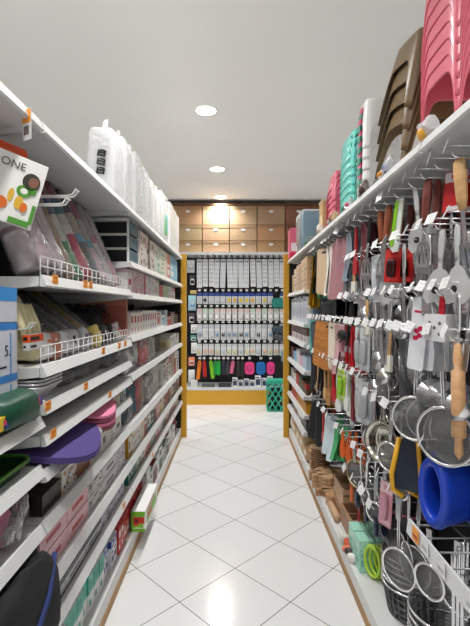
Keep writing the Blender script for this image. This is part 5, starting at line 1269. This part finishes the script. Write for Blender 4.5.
m = MB(); m.lathe([(.02, -.11), (.024, -.10), (.024, .10), (.02, .11)], 16, 0, Matrix.Rotation(PI / 2, 4, 'X') @ Matrix.Identity(4)); tag(m.build('wooden_roll', wood((200, 168, 134), 'roll_wood'), None, (.66, 2.84, DZ + .025)), 'pale wooden roll lying along the front of the crates', 'roll')
# mint cartons
mc = carton_mesh(.075, .10, .165, [(180, 226, 208), (200, 236, 222), (150, 200, 184)], 'band', 2, 'mint_carton')
for q, (x, y) in enumerate(((.685, 2.26), (.685, 2.37), (.775, 2.26), (.775, 2.37))):
    o = link('mint_carton', mc, None, (x, y, DZ), (0, 0, PI)); tag(o, ['mint green carton at the front, nearer one on right deck', 'mint green carton at the front, farther one on right deck', 'mint green carton behind, nearer one on right deck', 'mint green carton behind, farther one on right deck'][q], 'box', 'mint cartons')
for q, (x, y, c, s) in enumerate(((.65, 2.44, (205, 80, 50), .05), (.66, 2.37, (60, 50, 50), .04), (.645, 2.31, (226, 222, 216), .04), (.70, 2.50, (90, 110, 80), .06), (.645, 2.49, (196, 200, 190), .05), (.655, 2.40, (220, 120, 80), .035))):
    m = MB(); m.soft(.04, .06, s, .7, 12, 8, .008, 0, Matrix.Translation((0, 0, s / 2)), True, q)
    if y < 2.45 and x < .66: x -= .003
    tag(m.build('small_packet', M(c, .5), None, (x if y > 2.43 else .637, y, DZ + .001), (0, 0, .3 * q)), 'tiny %s packet, %s along the deck edge before the mint cartons' % (cname(c), ORD[q]), 'packet', 'tiny packets by the mint cartons')
for q in range(4):
    m = MB(); 
    m.tube([(0, .05 * math.cos(2 * PI * k / 22), .085 + .075 * math.sin(2 * PI * k / 22)) for k in range(22)], .009, 7, 0, True)
    tag(m.build('lime_ring', M((180, 215, 70), .4), None, (.70 + .025 * q, 2.165, DZ + .003), (0, 0, .5)), 'lime green plastic ring, %s from the front beside the mint cartons' % ORD[q], 'ring', 'lime rings')
# beige bundles farther along
for q, (x, y, w_, h, c) in enumerate(((.72, 3.85, .2, .16, (186, 150, 108)), (.72, 4.08, .2, .2, (205, 180, 145)), (.72, 4.32, .2, .18, (214, 196, 168)), (.72, 4.56, .2, .2, (190, 160, 120)), (.72, 4.78, .18, .18, (214, 200, 180)))):
    m = MB(); m.soft(.18, w_, h, .5, 16, 9, .015, 0, Matrix.Translation((0, 0, h / 2 + .003)), True, q); m.box(-.092, -.086, -.05, .05, h * .35, h * .6, 1)
    tag(m.build('woven_bundle', [M(c, .8, 0, 'straw', .2, 80), P_((226, 220, 205))], None, (x, y, DZ + .001)), '%s bundle with paper label, %s along the far right deck' % (cname(c), ORD[q]), 'bundle', 'bundles on the far right deck')
# far right shelves (y 3.75 - 4.9)
E = 4.87
bg = [(214, 190, 162), (222, 200, 174), (205, 178, 148), (216, 196, 170), (226, 210, 190), (196, 176, 150)]
carton_row(1, 3.78, 1.661, [((.16, .18, .15)[i % 3], (.30, .29, .27, .27, .25, .2)[i], .28, 'lines', [c, tuple(max(0, v - 20) for v in c), (170, 150, 130)]) for i, c in enumerate(bg)], 'upper far right shelf', 'beige boxes on the upper far right shelf', maxy=E)
carton_row(1, 3.78, 1.361, [((.10, .12, .09)[i % 3], (.24, .25, .23)[i % 3], .26, 'window', [c, tuple(max(0, v - 24) for v in c), (150, 160, 176)]) for i, c in enumerate([(226, 228, 232), (216, 220, 228), (232, 232, 232), (205, 212, 224), (222, 224, 228)] * 2)], 'second far right shelf', 'white boxes on the second far right shelf', maxy=E)
carton_row(1, 3.78, 1.181, [((.09, .08)[i % 2], (.14, .13)[i % 2], .24, 'half', [c, (150, 110, 105), (120, 130, 150)]) for i, c in enumerate([(222, 216, 214), (205, 200, 205), (226, 222, 220), (190, 170, 166)] * 4)], 'third far right shelf', 'small boxes on the third far right shelf', maxy=E)
carton_row(1, 3.80, .941, [(.22, .12, .26, 'plain', [(196, 214, 226)]), (.2, .1, .26, 'plain', [(226, 190, 205)]), (.2, .14, .26, 'lines', [(228, 228, 228), (190, 200, 215)]), (.22, .1, .26, 'plain', [(150, 200, 226)]), (.18, .13, .26, 'plain', [(120, 60, 70)])], 'fourth far right shelf', 'boxes on the fourth far right shelf', maxy=E)
carton_row(1, 3.80, .721, [(.24, .10, .26, 'half', [(110, 90, 60), (190, 40, 44), (90, 60, 40)]), (.2, .12, .26, 'plain', [(70, 110, 90)]), (.2, .11, .26, 'plain', [(196, 50, 50)]), (.2, .08, .26, 'plain', [(222, 222, 220)]), (.2, .11, .26, 'lines', [(205, 200, 196), (120, 120, 120)])], 'fifth far right shelf', 'boxes on the fifth far right shelf', maxy=E)
carton_row(1, 3.80, .551, [(.3, .09, .24, 'plain', [(216, 164, 40)]), (.26, .1, .24, 'plain', [(205, 150, 40)]), (.22, .1, .24, 'plain', [(208, 44, 36)]), (.2, .09, .24, 'plain', [(196, 40, 36)])], 'sixth far right shelf', 'bright boxes on the sixth far right shelf', maxy=E)
carton_row(1, 3.80, .401, [(.3, .09, .24, 'lines', [(60, 60, 64), (150, 150, 150)]), (.26, .08, .24, 'plain', [(222, 220, 214)]), (.22, .1, .24, 'plain', [(160, 120, 80)])], 'seventh far right shelf', 'boxes on the seventh far right shelf', maxy=E)



# ------------------------------------------------------------------ render look
w = bpy.data.worlds.new('World'); scene.world = w; w.use_nodes = True
w.node_tree.nodes['Background'].inputs[0].default_value = (.8, .85, .9, 1)
w.node_tree.nodes['Background'].inputs[1].default_value = .3
scene.view_settings.view_transform = 'Standard'; scene.view_settings.look = 'None'
scene.view_settings.gamma = 1; scene.view_settings.exposure = 0.0
scene.view_settings.use_curve_mapping = False
for k, v in _labels.items():
    if len(v) > 1: print('DUPLABEL', len(v), k)
print('NOBJ', len(bpy.data.objects))
